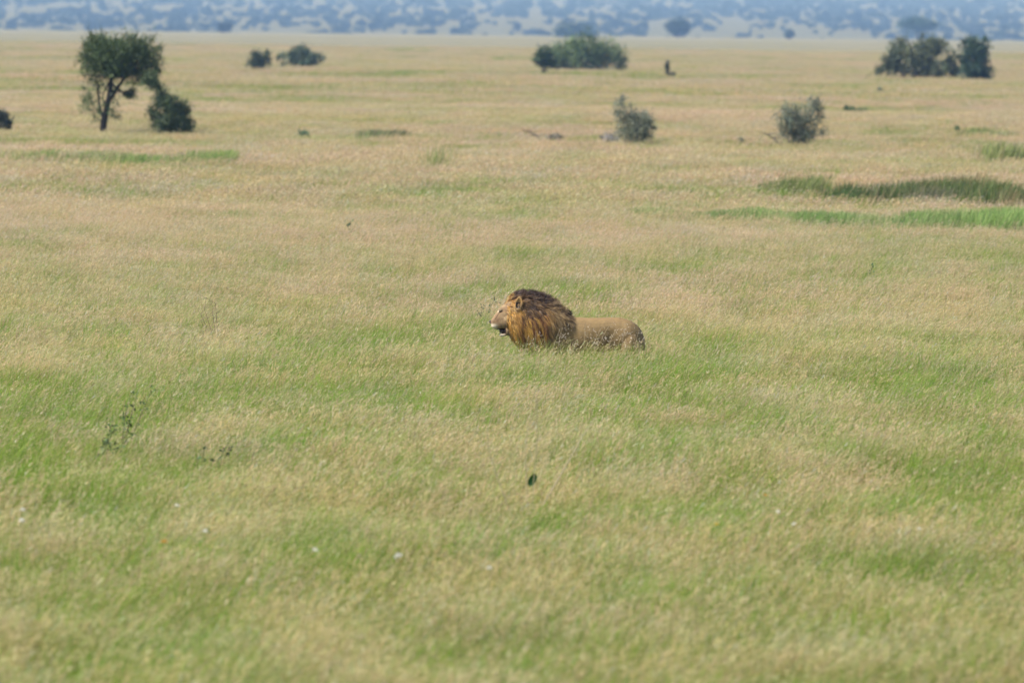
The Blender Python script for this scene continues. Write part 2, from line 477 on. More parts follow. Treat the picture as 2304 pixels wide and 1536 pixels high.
ng.links.new(gi.outputs[0], ip.inputs['Points'])
ng.links.new(ci.outputs[0], ip.inputs['Instance'])
ip.inputs['Pick Instance'].default_value = True
ng.links.new(named('idx', 'INT'), ip.inputs['Instance Index'])
ng.links.new(named('rot', 'FLOAT_VECTOR'), ip.inputs['Rotation'])
ng.links.new(named('scl', 'FLOAT_VECTOR'), ip.inputs['Scale'])
ng.links.new(ip.outputs[0], go.inputs[0])
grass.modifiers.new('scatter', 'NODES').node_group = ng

# ------------------------------------------------------------------ trees and shrubs
def crown(bag, blobs, n, leaf, col, clump=.28, per=26, elong=2.2, shell=.45, r=rng, flat=1.0, m=0):
    """leaf faces in clumps spread through blobs [(x,y,z,rx,ry,rz,density)]; returns clump centres"""
    vol = np.array([(b[3] * b[4] * b[5]) ** .72 * b[6] for b in blobs])
    nc = max(8, n // per)
    k = r.choice(len(blobs), nc, p=vol / vol.sum())
    B = np.array([b[:6] for b in blobs])[k]
    d = r.normal(0, 1, (nc, 3)); d /= np.linalg.norm(d, axis=1)[:, None]
    rad = shell + (1 - shell) * r.random((nc, 1)) ** .6
    rad = rad * (1 + .14 * r.normal(0, 1, (nc, 1)))
    cen = B[:, :3] + d * rad * B[:, 3:6]
    csz = clump * B[:, 3:6].mean(1) * r.uniform(.6, 1.3, nc)
    bright = r.uniform(.55, 1.45, nc)
    hue = r.normal(0, .07, nc)
    kk = r.integers(0, nc, n)
    P = cen[kk] + r.normal(0, 1, (n, 3)) * csz[kk][:, None] * np.array([1, 1, flat])
    u = r.normal(0, 1, (n, 3)); u /= np.linalg.norm(u, axis=1)[:, None]
    v = r.normal(0, 1, (n, 3)); v = np.cross(u, v); v /= np.linalg.norm(v, axis=1)[:, None]
    s = leaf * r.uniform(.6, 1.5, (n, 1))
    a = u * s * elong / 2; b_ = v * s / 2
    V = np.stack([P - a, P + b_ * .9, P + a, P - b_ * .9], 1).reshape(-1, 3)
    Q = np.arange(n * 4).reshape(-1, 4)
    c = np.asarray(col)[None] * (bright[kk] * r.uniform(.8, 1.2, n))[:, None]
    c = c * np.stack([1 + hue[kk], np.ones(n), 1 - hue[kk]], 1)
    bag.add(V, Q, np.repeat(np.clip(c, .003, 1), 4, 0), m)
    return cen

def limbs(bag, base, cens, rad, col, nlimb=9, r=rng, spread=.0, m=0, twigs=0):
    base = np.asarray(base, float)
    pick = cens[r.choice(len(cens), min(nlimb, len(cens)), replace=False)]
    hmean = pick[:, 2].mean()
    for c in pick:
        s = base + np.array([r.normal(0, spread), r.normal(0, spread), 0])
        mid = s * .45 + c * .55; mid[:2] = s[:2] * .75 + c[:2] * .25 + r.normal(0, .06, 2) * hmean
        pts = bez(s, mid, c, 7)
        tube(bag, pts, rad * np.linspace(1, .16, 7) * r.uniform(.45, .8), np.asarray(col) * r.uniform(.8, 1.2), m=m)
        if twigs:
            for q in range(twigs):
                p0 = pts[r.integers(3, 7)]; c2 = cens[np.argsort(np.linalg.norm(cens - p0, axis=1))[r.integers(1, 8)]]
                tube(bag, bez(p0, (p0 + c2) / 2 + r.normal(0, .04, 3), c2, 4), rad * np.linspace(.2, .06, 4), np.asarray(col), 3, m=m)

def plant(name, label, cat, bx, by, blobs_px, n, leaf, col, bark=(.038, .033, .028), rad=.06, nlimb=10, spread=.05, group=None,
          names=('trunk', 'crown'), trunk_pts=None, depth=None, seed=1, clump=.28, twigs=2, elong=2.2, shell=.45, stray=0):
    """blobs_px: (px, py, rx, ry, density) measured round the base point (bx, by)"""
    r = np.random.default_rng(seed)
    P = on_grass(bx, by) if depth is None else depth
    s = P.y / F
    gh = grass_h(P.y) if depth is None else 0
    by0 = by; by = by + gh / s
    root = empty(name, P, label, cat, group)
    blobs = []
    for (px, py, rx, ry, dn) in blobs_px:
        blobs.append(((px - bx) * s, r.normal(0, .25) * rx * s, (by - py) * s, rx * s, rx * s * .9, ry * s, dn))
    bc = Bag(); cens = crown(bc, blobs, n, leaf, col, clump, r=r, elong=elong, shell=shell)
    if stray:                                     # fine upright shoots breaking the outline
        k = r.integers(0, len(cens), stray); p = cens[k]
        hh = r.uniform(.12, .5, stray) * np.array([b[5] for b in blobs]).max()
        cc = np.asarray(blobs)[:, :3].mean(0)
        out = p - cc; out /= np.linalg.norm(out, axis=1)[:, None] + 1e-6; out[:, 2] = np.abs(out[:, 2]) + .35
        ribbons(bc, p, out * hh[:, None], r.normal(0, .03, (stray, 3)), np.full(stray, leaf * .45), np.asarray(col) * .9, K=3)
    bt = Bag()
    if trunk_pts:
        for (pts, r0, r1) in trunk_pts:
            q = np.array([((px - bx) * s, dy, (by - py) * s) for (px, py, dy) in pts])
            if pts[0][1] >= by0 - 10: q[0, 2] = -.05
            t = np.linspace(0, 1, len(q)); tt = np.linspace(0, 1, 3 * len(q))
            q = np.stack([np.interp(tt, t, q[:, i]) for i in range(3)], 1)
            q[1:-1] += r.normal(0, .012, (len(q) - 2, 3))
            tube(bt, q, np.linspace(r0, r1, len(q)), bark, 7)
    if nlimb:
        b0 = (0, 0, -.05) if not trunk_pts else (((trunk_pts[0][0][len(trunk_pts[0][0]) // 2][0]) - bx) * s, 0, (by - trunk_pts[0][0][len(trunk_pts[0][0]) // 2][1]) * s)
        limbs(bt, b0, cens, rad, bark, nlimb, r, spread, twigs=twigs)
    link(names[0], bt.mesh(names[0], (M_BARK,), True), root)
    link(names[1], bc.mesh(names[1], (M_LEAF,)), root)
    return root

GR = (.10, .145, .055); DK = (.07, .11, .05); GY = (.11, .115, .085)
plant('acacia_tree', 'tall dark green acacia with a forked leaning trunk, left of the plain', 'tree', 232, 297,
      [(215, 105, 28, 22, 1.2), (255, 118, 40, 26, 1.2), (305, 118, 40, 30, 1.2), (335, 140, 22, 26, .9), (210, 140, 34, 26, 1.1), (260, 150, 48, 24, 1.), (318, 165, 26, 16, .7),
       (190, 165, 14, 22, .4), (200, 232, 18, 26, .34), (212, 200, 20, 30, .16), (290, 208, 14, 10, .6), (262, 245, 22, 26, .15), (240, 215, 34, 44, .08), (212, 258, 16, 18, .22), (335, 180, 18, 15, 1.0), (230, 90, 16, 12, .5), (180, 120, 9, 12, .5), (352, 112, 9, 10, .5), (344, 94, 8, 6, .4), (290, 88, 14, 8, .5), (204, 82, 10, 8, .5), (176, 150, 7, 12, .4), (354, 158, 9, 10, .5), (198, 180, 12, 16, .35), (300, 182, 12, 8, .5), (188, 205, 8, 14, .3), (262, 268, 12, 12, .3)],
      19000, .036, GR, rad=.10, nlimb=34, spread=.06, seed=3, twigs=6, clump=.34, stray=4200, shell=.25, elong=3.2,
      trunk_pts=[([(228, 299, 0), (236, 262, 0), (247, 215, 0), (250, 175, 0), (245, 150, 0), (232, 120, .1)], .15, .04),
                 ([(247, 218, 0), (270, 190, -.1), (288, 160, -.2), (305, 130, -.2)], .08, .03),
                 ([(250, 180, 0), (262, 160, .2), (270, 130, .2)], .05, .02),
                 ([(233, 275, 0), (222, 240, .2), (218, 190, .3), (205, 150, .3)], .07, .02),
                 ([(244, 232, 0), (262, 207, -.2), (288, 205, -.3)], .05, .015)])
plant('acacia_tree', 'lower acacia slumping to the right beside the tall forked acacia', 'tree', 388, 302,
      [(352, 195, 15, 18, 1.), (340, 178, 16, 12, .9), (362, 225, 22, 22, .9), (345, 250, 16, 18, .55), (385, 235, 20, 22, .8), (390, 262, 30, 28, 1.), (415, 245, 14, 18, .7), (415, 282, 22, 18, 1.2), (370, 280, 22, 18, .8), (352, 268, 14, 18, .4), (332, 185, 14, 12, .6)],
      9500, .038, (.095, .135, .06), rad=.07, nlimb=18, spread=.1, seed=4, twigs=3, clump=.32, stray=1400, shell=.2, elong=3,
      trunk_pts=[([(388, 303, 0), (380, 270, 0), (368, 235, 0), (350, 205, 0)], .09, .03), ([(386, 290, 0), (405, 265, .1), (415, 245, .1)], .05, .02)])
SH = ('stem', 'foliage')
plant('shrub', 'dark grey-green shrub cut by the left edge of the view', 'shrub', 6, 295, [(6, 272, 18, 20, 1), (-18, 270, 18, 22, 1), (18, 282, 8, 11, .8)], 3000, .055, (.06, .07, .05), rad=.03, spread=.2, names=SH, seed=6)
plant('shrub', 'small ragged dark shrub left of the low wide shrub', 'shrub', 585, 157, [(585, 136, 20, 18, 1), (575, 140, 14, 14, .8), (597, 130, 10, 16, .8), (604, 120, 6, 6, .4)], 1500, .11, (.09, .115, .06), rad=.05, spread=.2, names=SH, seed=7, elong=3)
plant('shrub', 'low wide hazy green shrub right of the small ragged one', 'shrub', 685, 152, [(640, 135, 18, 14, .9), (670, 126, 22, 17, 1), (690, 132, 30, 18, 1), (718, 138, 18, 14, 1), (662, 116, 9, 8, .5)], 2600, .13, (.10, .14, .08), rad=.05, spread=.8, names=SH, seed=8)
plant('broad_thicket', 'broad rounded green thicket in the middle of the plain', 'thicket', 1310, 159, [(1245, 125, 26, 26, 1), (1280, 115, 34, 28, 1.2), (1320, 112, 38, 28, 1.2), (1360, 124, 36, 28, 1.2), (1392, 138, 18, 22, 1), (1300, 138, 60, 20, 1), (1240, 140, 22, 18, .8), (1402, 118, 9, 8, .3)],
      9000, .13, (.14, .20, .085), rad=.08, nlimb=18, spread=2.0, names=SH, seed=9, stray=240)
plant('small_tree', 'small dark tree in front of the left end of the broad thicket', 'tree', 1226, 164, [(1222, 122, 17, 16, 1), (1230, 136, 18, 17, 1), (1214, 135, 14, 14, .8), (1238, 148, 8, 10, .6)], 2400, .1, DK, rad=.06, spread=.1, seed=10)
plant('sapling', 'narrow dark upright sapling alone right of the broad thicket', 'young tree', 1501, 171, [(1501, 148, 4.5, 10, 1), (1502, 158, 3.5, 8, .9)], 500, .07, (.025, .045, .02), rad=.04, nlimb=5, spread=.02, seed=11)
plant('low_brush', 'tiny low brush at the foot of the upright sapling', 'brush', 1513, 172, [(1513, 169, 8, 3, 1)], 160, .08, (.06, .07, .045), rad=.02, nlimb=4, spread=.2, names=SH, seed=12)
plant('broad_thicket', 'broken olive thicket beside the tall dark shrub on the right', 'thicket', 2060, 175, [(1990, 158, 20, 14, 1), (2005, 135, 18, 22, .9), (2030, 112, 24, 22, 1), (2070, 125, 26, 30, .9), (2100, 105, 24, 20, .9), (2085, 155, 30, 18, .8), (2135, 135, 20, 26, .9), (2040, 150, 30, 20, .6), (2110, 150, 30, 18, .7), (2148, 118, 12, 14, .5), (2160, 138, 14, 24, .7), (2152, 162, 18, 14, .7)],
      7600, .13, (.13, .16, .085), rad=.07, nlimb=22, spread=1.8, names=SH, seed=13, clump=.26, stray=260)
plant('tall_shrub', 'tall dark shrub at the right end of the olive thicket', 'shrub', 2192, 180, [(2192, 110, 28, 24, 1), (2190, 140, 26, 26, 1.2), (2195, 162, 30, 17, 1.2), (2170, 92, 6, 10, .4), (2212, 96, 9, 10, .4), (2216, 172, 12, 6, .5)],
      4600, .12, (.05, .09, .05), rad=.07, nlimb=12, spread=.4, names=SH, seed=14, stray=200)
plant('twiggy_shrub', 'grey twiggy shrub with a pointed left shoot, middle distance', 'shrub', 1420, 322, [(1392, 245, 18, 18, .6), (1410, 262, 26, 26, .9), (1440, 272, 28, 24, 1), (1425, 296, 36, 20, 1), (1400, 228, 16, 12, .25), (1460, 285, 14, 14, .6), (1448, 304, 20, 12, .9)],
      5400, .028, (.25, .275, .20), bark=(.18, .17, .14), rad=.028, nlimb=30, spread=.16, names=SH, seed=15, twigs=5, clump=.28, stray=1300, elong=3.6, shell=.2)
plant('twiggy_shrub', 'darker grey twiggy shrub with a rounded crown and tall right shoot', 'shrub', 1800, 328, [(1772, 262, 26, 28, .9), (1800, 268, 28, 30, 1.2), (1830, 245, 22, 30, .9), (1838, 282, 22, 24, .8), (1795, 302, 40, 18, 1.), (1818, 222, 12, 12, .5), (1760, 290, 16, 16, .7), (1812, 305, 22, 14, 1)],
      5400, .028, (.195, .23, .17), bark=(.15, .145, .12), rad=.028, nlimb=30, spread=.16, names=SH, seed=16, twigs=5, clump=.28, stray=1300, elong=3.6, shell=.2)
plant('dead_brush', 'pale grey dead brush at the left foot of the pointed twiggy shrub', 'brush', 1372, 321, [(1372, 314, 20, 6, 1), (1352, 308, 8, 6, .6)], 700, .03, (.38, .35, .33), bark=(.34, .3, .28), rad=.015, nlimb=16, spread=.25, names=('branch', 'twigs'), seed=17, elong=4)
def dead_branch(label, pts, by, seed, group='fallen dead branches by the twiggy shrubs'):
    r = np.random.default_rng(seed); bx = pts[0][0]; P = on_grass(bx, by); s = P.y / F; by = by + grass_h(P.y) / s
    b = Bag(); q = np.array([((x - bx) * s, 0, (by - y) * s) for x, y in pts])
    tube(b, q, np.linspace(.04, .015, len(q)), (.2, .17, .14))
    for i in range(26):
        a = q[r.integers(0, len(q))]; d = r.normal(0, 1, 3) * np.array([.22, .2, .12]); d[2] = abs(d[2])
        tube(b, bez(a, a + d * .5 + r.normal(0, .03, 3), a + d, 4), np.linspace(.012, .004, 4), (.12, .105, .09), 3)
    o = link('dead_branch', b.mesh('dead_branch', (M_BARK,), True), loc=P)
    tag(o, label, 'branch', group)
dead_branch('thin bare dead branch left of the dark round brush pile', [(1218, 318), (1208, 306), (1190, 298)], 319, 21)
dead_branch('bare dead branch slanting at the left foot of the darker twiggy shrub', [(1755, 325), (1740, 312), (1728, 304)], 326, 22)
plant('dead_brush', 'small dark brush pile on the grass between branch and twiggy shrub', 'brush', 1250, 318, [(1248, 309, 16, 7, 1)], 520, .03, (.24, .22, .17), bark=(.2, .18, .15), rad=.015, nlimb=12, spread=.2, names=('branch', 'twigs'), seed=18, elong=4)
plant('weed_clump', 'small blue-green leafy weed clump on the left middle plain', 'plant', 685, 310, [(685, 302, 11, 8, 1), (694, 306, 7, 4, 1)], 300, .05, (.14, .22, .12), rad=.015, nlimb=5, names=SH, seed=19)
plant('weed_clump', 'low bright green weed clump right of the darker twiggy shrub', 'plant', 1922, 254, [(1912, 248, 12, 6, 1), (1935, 251, 18, 4, .9)], 700, .06, (.06, .13, .045), rad=.02, nlimb=5, spread=.4, names=SH, seed=20)
plant('small_shrub', 'tiny dark round shrub above the low bright weed clump', 'shrub', 1981, 208, [(1981, 203, 6, 4, 1)], 200, .08, (.2, .24, .14), rad=.02, nlimb=4, names=SH, seed=23)
plant('small_shrub', 'dark round little shrub at the left end of the far green strip', 'shrub', 2154, 295, [(2154, 290, 6, 4.5, 1)], 260, .05, (.16, .22, .1), rad=.02, nlimb=4, names=SH, seed=24)
plant('small_shrub', 'tiny grey shrub between the two twiggy shrubs', 'shrub', 1668, 322, [(1668, 316, 5, 5, 1)], 160, .045, (.3, .32, .2), rad=.015, nlimb=4, names=SH, seed=25)

# trees standing just beyond the rim of the plain
def rim_tree(label, px, top, base_y, Y, blobs, n, col, name='tree', seed=1, trunk=None):
    P = at_depth(px, base_y, Y); gz = float(ground_z(P.x, P.y)); add = (P.z - gz) / (Y / F)
    P.z = gz
    return plant(name, label, 'tree', px, base_y + add, blobs, n, .5, col, rad=.25, nlimb=10, spread=.3, seed=seed, depth=P, twigs=1,
                 trunk_pts=[([(px, base_y + add, 0), (px, base_y, 0), (trunk or px, top, 0)], .45, .2)])
rim_tree('flat-topped umbrella acacia rising behind the olive thicket', 2066, 70, 92, 2700, [(2038, 56, 20, 4.5, 1), (2066, 51, 26, 5, 1.2), (2092, 57, 18, 4.5, 1), (2066, 62, 22, 5, .8)], 3000, (.03, .075, .03), 'umbrella_acacia', 31)
rim_tree('round dark tree alone on the rim right of the broad thicket', 1526, 62, 84, 2700, [(1526, 60, 24, 14, 1.2), (1512, 62, 14, 12, .8), (1542, 62, 12, 14, .8), (1528, 72, 18, 9, .8)], 2600, (.025, .05, .03), 'tree', 32)
rim_tree('wide pale green tree crown showing behind the broad thicket', 1295, 72, 84, 2700, [(1295, 68, 40, 12, 1.2), (1265, 74, 24, 9, 1), (1325, 76, 22, 8, 1), (1295, 78, 46, 7, .9)], 3400, (.03, .065, .035), 'wide_tree', 33)
rim_tree('small dark round tree on the rim right of the tall acacia', 505, 60, 71, 2700, [(507, 60, 13, 7, 1.2), (500, 64, 9, 5, .8)], 1000, (.02, .04, .025), 'tree', 34)
rim_tree('small dark tree at the rim left of the umbrella acacia', 1776, 78, 87, 2700, [(1776, 78, 9, 8, 1)], 700, (.03, .055, .035), 'tree', 35)

# wooded hillside: every tree an individual, a few shared meshes
def far_tree_mesh(k):
    r = np.random.default_rng(100 + k); b = Bag()
    if k % 3 == 0:
        bl = [(r.uniform(-3, 3), r.uniform(-2, 2), 6.5 + r.uniform(-.7, .7), 4.2, 4, 1.8, 1) for _ in range(4)]
    elif k % 3 == 1:
        bl = [(r.uniform(-2, 2), r.uniform(-2, 2), r.uniform(3, 7), 3, 3, 2.8, 1) for _ in range(5)]
    else:
        bl = [(r.uniform(-6, 6), r.uniform(-2.5, 2.5), r.uniform(2.2, 5), 3.4, 3, 2.6, 1) for _ in range(6)]
    cens = crown(b, bl, 1500, .75, (.04, .062, .034), .3, r=r, m=0)
    limbs(b, (0, 0, -.3), cens, .3, (.06, .05, .04), 7, r, .2, m=1)
    return b.mesh('hillside_tree', (M_LEAF, M_BARK))
FT = [far_tree_mesh(k) for k in range(8)]
r = np.random.default_rng(77)
rest = []
def hill_tree(): 
    while True:
        y = 3470 + 4100 * r.random()
        x = r.uniform(-1, 1) * (y * .094 + 20)
        if r.random() < .06 + sstep(.38, .60, fbm(x / 17 + 11, y / 420 + 5, 3)): break
    k = (.85 + (y - 3700) / 6500) * r.uniform(.32, .74)
    return x, y, r.integers(0, 8), r.uniform(0, 6.28), (k * r.uniform(.9, 1.4), k, k * r.uniform(.8, 1.2))
hill = sorted([hill_tree() for _ in range(2300)], key=lambda q: q[1] / q[4][2])
for (x, y, k, rz, sc) in hill[:290]:
    o = link('hillside_tree', FT[k], loc=(x, y, float(ground_z(x, y)) - .1))
    o.scale = sc; o.rotation_euler = (0, 0, rz)
    tag(o, 'hazy blue tree among the scattered woodland on the far hillside', 'tree', 'trees scattered over the far hazy hillside')
wv, wq, wn = [], [], 0
FTN = []
for me in FT:
    v = np.empty(len(me.vertices) * 3, np.float32); me.vertices.foreach_get('co', v)
    q = np.empty(len(me.loops), np.int32); me.loops.foreach_get('vertex_index', q)
    FTN.append((v.reshape(-1, 3)[:2400], q.reshape(-1, 4)[:600]))
for (x, y, k, rz, sc) in hill[290:]:
    v, q = FTN[k]; c, s_ = math.cos(rz), math.sin(rz)
    v = v * np.array(sc) @ np.array([[c, s_, 0], [-s_, c, 0], [0, 0, 1]]) + np.array([x, y, float(ground_z(x, y)) - .1])
    wv.append(v); wq.append(q + wn); wn += len(v)
wv = np.concatenate(wv)
tag(link('far_woodland', mesh_np('far_woodland', wv, np.concatenate(wq), np.tile((.04, .062, .034), (len(wv), 1)), (M_LEAF,))), 'blurred blue woodland higher up the far hillside', 'woodland', kind='stuff')

# ------------------------------------------------------------------ green reed and grass strips
def strip(name, label, cols, pts, n, wdt, seed, cat='grass', hr=(.4, .8)):
    """pts: (px, top py, bottom py) of the band as seen on the grass tops"""
    r = np.random.default_rng(seed)
    A = np.array(pts, float); u = r.uniform(A[0, 0], A[-1, 0], n)
    tt = r.beta(1.4, 1.4, n)
    v = np.interp(u, A[:, 0], A[:, 1]) * (1 - tt) + np.interp(u, A[:, 0], A[:, 2]) * tt
    v = v + r.normal(0, 2.2, n) + (fbm(u / 30, v / 6, 3) - .5) * 8
    dx = np.array([ray(a, b)[0] for a, b in zip(u, v)]); dz = np.array([ray(a, b)[2] for a, b in zip(u, v)])
    Y = np.full(n, 150.)
    for _ in range(30): Y = (CAMH - .6 - ground_z(dx * Y, Y)) / -dz
    x, y = dx * Y, Y
    B = np.stack([x, y, ground_z(x, y)], 1)
    cl = fbm(x / 1.3 + seed, y / 4, 3)
    kp = r.random(n) < sstep(.30, .52, fbm(x / 1.8 + 3 * seed, y / 5, 3)) * sstep(0, 60, u - A[0, 0]) + .08
    x, y, B, cl = x[kp], y[kp], B[kp], cl[kp]; n = len(x)
    hh = r.uniform(*hr, n) * (.6 + .8 * cl)
    tip = np.stack([hh * r.normal(.18, .22, n), hh * r.normal(0, .2, n), hh], 1)
    cols = np.asarray(cols); m = np.clip((cl - .5) * 2.6 + .5 + r.normal(0, .2, n), 0, 1)[:, None]
    col = cols[0] * (1 - m) + cols[1] * m
    br = r.random(n) < .10 + .5 * sstep(.5, .7, fbm(x / .9 + 9, y / 3 + seed, 2)); col[br] = cols[2]
    col = col * r.uniform(.6, 1.4, (n, 1))
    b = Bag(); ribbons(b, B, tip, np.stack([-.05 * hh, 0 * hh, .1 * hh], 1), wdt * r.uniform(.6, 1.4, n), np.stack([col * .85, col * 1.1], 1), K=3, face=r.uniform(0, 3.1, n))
    tag(link(name, b.mesh(name, (M_BLADE,))), label, cat, kind='stuff')
def strips(defs):
    for a in defs: strip(*a[:-1], **a[-1])
strips(STRIPS)

def grass_tuft_thing(label, px, py, wpx, hpx, n, cols, seed, wd=.014, name='grass_tuft'):
    r = np.random.default_rng(seed); P = on_ground(px, py); s = P.y / F
    n_ = n; B = np.stack([r.normal(0, wpx * s * .28, n), r.normal(0, wpx * s * .28, n), np.full(n, -.02)], 1)
    h = hpx * s * r.uniform(.4, 1.05, n)
    tip = np.stack([h * r.normal(.12, .2, n), h * r.normal(0, .15, n), h], 1)
    col = np.asarray(cols[0]) + (np.asarray(cols[1]) - np.asarray(cols[0])) * r.random((n, 1))
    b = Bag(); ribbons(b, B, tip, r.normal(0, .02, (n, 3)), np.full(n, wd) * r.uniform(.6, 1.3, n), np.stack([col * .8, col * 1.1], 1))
    tag(link(name, b.mesh(name, (M_BLADE,)), loc=P), label, 'grass tuft')
GC = [(.10, .17, .04), (.22, .30, .08)]
grass_tuft_thing('upright fresh green grass tuft standing alone in the left middle field', 975, 412, 40, 92, 170, [(.18, .26, .06), (.36, .42, .14)], 51, .02)
grass_tuft_thing('greyish tall grass tuft rising from the bright green strip', 2090, 494, 120, 78, 900, [(.13, .14, .08), (.24, .23, .14)], 52, .02)
grass_tuft_thing('dark thin stalk tuft at the left of the greyish tuft', 1962, 496, 16, 82, 60, [(.10, .09, .06), (.16, .14, .09)], 53, .016)
grass_tuft_thing('green tuft in the tan field just above the lion', 1210, 694, 70, 88, 260, [(.16, .26, .04), (.36, .48, .1)], 54, .008)

# ------------------------------------------------------------------ weeds, dry stems and flowers in the near field
def weed(label, px, py, hpx, lean, n_leaf, leaf, col, seed, stems=3, name='leafy_weed', cat='plant', bare=False, group=None, grow=0):
    """py = ground line; hpx = height in photo pixels; lean = sideways px at the top"""
    r = np.random.default_rng(seed); P = on_ground(px, py); s = P.y / F
    root = empty(name, P, label, cat, group)
    bs, bl = Bag(), Bag()
    for k in range(stems):
        top = np.array([(lean + r.normal(0, hpx * .13)) * s, r.normal(0, .06), hpx * s * r.uniform(.75, 1.05)])
        pts = bez((r.normal(0, .02), r.normal(0, .02), -.02), top * np.array([.25, .5, .5]), top, 8)
        tube(bs, pts, np.linspace(.007, .003, 8), (.16, .17, .08) if not bare else (.24, .19, .12), 4)
        if bare:
            for q in range(7):
                a = pts[r.integers(2, 8)]; d = np.array([r.normal(.03, .1), r.normal(0, .05), r.uniform(.06, .2)])
                tube(bs, bez(a, a + d * .5, a + d + r.normal(0, .02, 3), 4), np.linspace(.004, .0015, 4), (.24, .2, .13), 3)
        m = n_leaf // stems
        if m:
            t = r.integers(3, 8, m); p = pts[t] + r.normal(0, .022, (m, 3))
            u = r.normal(0, 1, (m, 3)); u /= np.linalg.norm(u, axis=1)[:, None]
            v = np.cross(u, r.normal(0, 1, (m, 3))); v /= np.linalg.norm(v, axis=1)[:, None]
            L = leaf * r.uniform(.6, 1.3, (m, 1))
            V = np.stack([p, p + u * L * .5 + v * L * .28, p + u * L, p + u * L * .5 - v * L * .28], 1).reshape(-1, 3)
            c = np.asarray(col) * r.uniform(.65, 1.4, (m, 1))
            bl.add(V, np.arange(m * 4).reshape(-1, 4), np.repeat(c, 4, 0))
    link('stem', bs.mesh('stem', (M_BARK,), True), root)
    if n_leaf: link('leaves', bl.mesh('leaves', (M_LEAF,)), root)
    return root
BG = (.07, .15, .075)
weed('blue-green leafy weed leaning up just left of the lion face', 1068, 800, 125, 26, 130, .035, (.07, .15, .085), 61)
weed('small blue-green weed in the left field above the lion', 783, 590, 92, 18, 60, .06, BG, 62)
weed('blue-green weed in the tan field far right of the lion', 1940, 700, 102, 18, 60, .045, BG, 63)
weed('green weed standing at the left edge level with the lion', 58, 775, 95, 4, 60, .04, (.09, .17, .05), 64)
weed('dry bare branching stalk in the field left of the lion', 492, 838, 150, -20, 0, .03, BG, 65, 5, 'dry_stalk', 'stalk', True)
weed('dark leafy blurred weed in the left foreground', 195, 1160, 200, 60, 150, .045, (.12, .18, .07), 66, 4)
weed('second dark leafy weed, taller, right of the blurred left one', 262, 1120, 230, 40, 120, .042, (.09, .15, .05), 67, 3)
weed('blue-green weed right of centre below the lion', 1500, 1040, 110, 24, 50, .05, BG, 68)
weed('short blue-green weed left of centre in the lower field', 440, 1180, 190, 60, 44, .055, (.06, .13, .06), 69)
weed('broad-leaved green weed in the lower middle field', 1130, 1380, 120, 40, 60, .055, BG, 70, 4)
weed('blue-green weed low in the right foreground', 2100, 1400, 120, 20, 50, .05, BG, 71)
weed('green weed in the field below the lion, left of the dark leaf', 830, 1040, 80, 20, 40, .045, BG, 72)
# tall dry stalk carrying one dark green leaf, much nearer than the lion
def leaf_stalk():
    r = np.random.default_rng(81); Y = 48.0; s = Y / F
    P = at_depth(1192, 1080, Y); gz = 0.0
    root = empty('tall_dry_stalk', (P.x, Y, gz), 'tall thin dry stalk with a single dark green leaf in the foreground', 'stalk')
    b = Bag(); z0 = P.z
    Z = lambda py: z0 + (1080 - py) * s
    Xp = lambda px: (px - 1192) * s
    for pts, r0, col in (([(1196, None), (1185, 1100), (1182, 1010), (1186, 960), (1202, 925), (1208, 880)], .0055, (.38, .32, .2)),
                    ([(1200, None), (1200, 1090), (1206, 1020), (1208, 960), (1207, 900)], .005, (.33, .31, .18)),
                    ([(1196, None), (1214, 1150), (1260, 1070), (1310, 980), (1340, 935)], .006, (.46, .38, .28)),
                    ([(1192, None), (1120, 1080), (1098, 1010), (1095, 965), (1104, 945)], .005, (.38, .33, .21))):
        q = np.array([(Xp(x), 0, 0 if y is None else Z(y)) for x, y in pts])
        tube(b, q, np.linspace(r0, r0 * .6, len(q)), col, 5)
    link('stem', b.mesh('stem', (M_BARK,), True), root)
    L = Bag(); n = 7; t = np.linspace(0, 1, n)
    wd = .037 * np.sin(np.clip(t * 1.02, 0, 1) * math.pi) ** .6 + .0006
    cx = Xp(1203) - .04 * t; cz = Z(1064) - .115 * t
    V = []
    for i in range(n):
        V += [(cx[i] - wd[i], -.004, cz[i]), (cx[i], .003, cz[i]), (cx[i] + wd[i], -.004, cz[i])]
    Q = [(3 * i + j, 3 * i + j + 1, 3 * i + j + 4, 3 * i + j + 3) for i in range(n - 1) for j in range(2)]
    L.add(V, Q, (.02, .075, .012))
    link('leaf', L.mesh('leaf', (M_LEAF,), True), root)
leaf_stalk()

def flower(label, px, py, col, seed, rad=.02, up=.72, cat='flower', name='wildflower'):
    r = np.random.default_rng(seed)
    d = ray(px, py); Y = (CAMH - up) / -d.z                # bloom height above the ground
    root = empty(name, (d.x * Y, Y, 0), label, cat, 'small wildflowers dotted through the near grass')
    st = Bag(); tube(st, bez((0, 0, 0), (.01, 0, up * .5), (0, 0, up), 5), .002, (.34, .38, .14), 4)
    link('stem', st.mesh('stem', (M_BLADE,), True), root)
    b = Bag()
    for k in range(22):
        d1 = r.normal(0, 1, 3); d1[2] = abs(d1[2]) * .8; d1 /= np.linalg.norm(d1)
        sd = np.cross(d1, r.normal(0, 1, 3)); sd /= np.linalg.norm(sd)
        p = np.array([0, 0, up]) + d1 * rad * .25
        b.add([p, p + d1 * rad * .45 + sd * rad * .32, p + d1 * rad * .8, p + d1 * rad * .45 - sd * rad * .32], [(0, 1, 2, 3)], np.array(col) * r.uniform(.85, 1.1))
    o = link('bloom', b.mesh('bloom', (M_PETAL,)), root)
WH = (.88, .86, .78); YE = (.75, .42, .05)
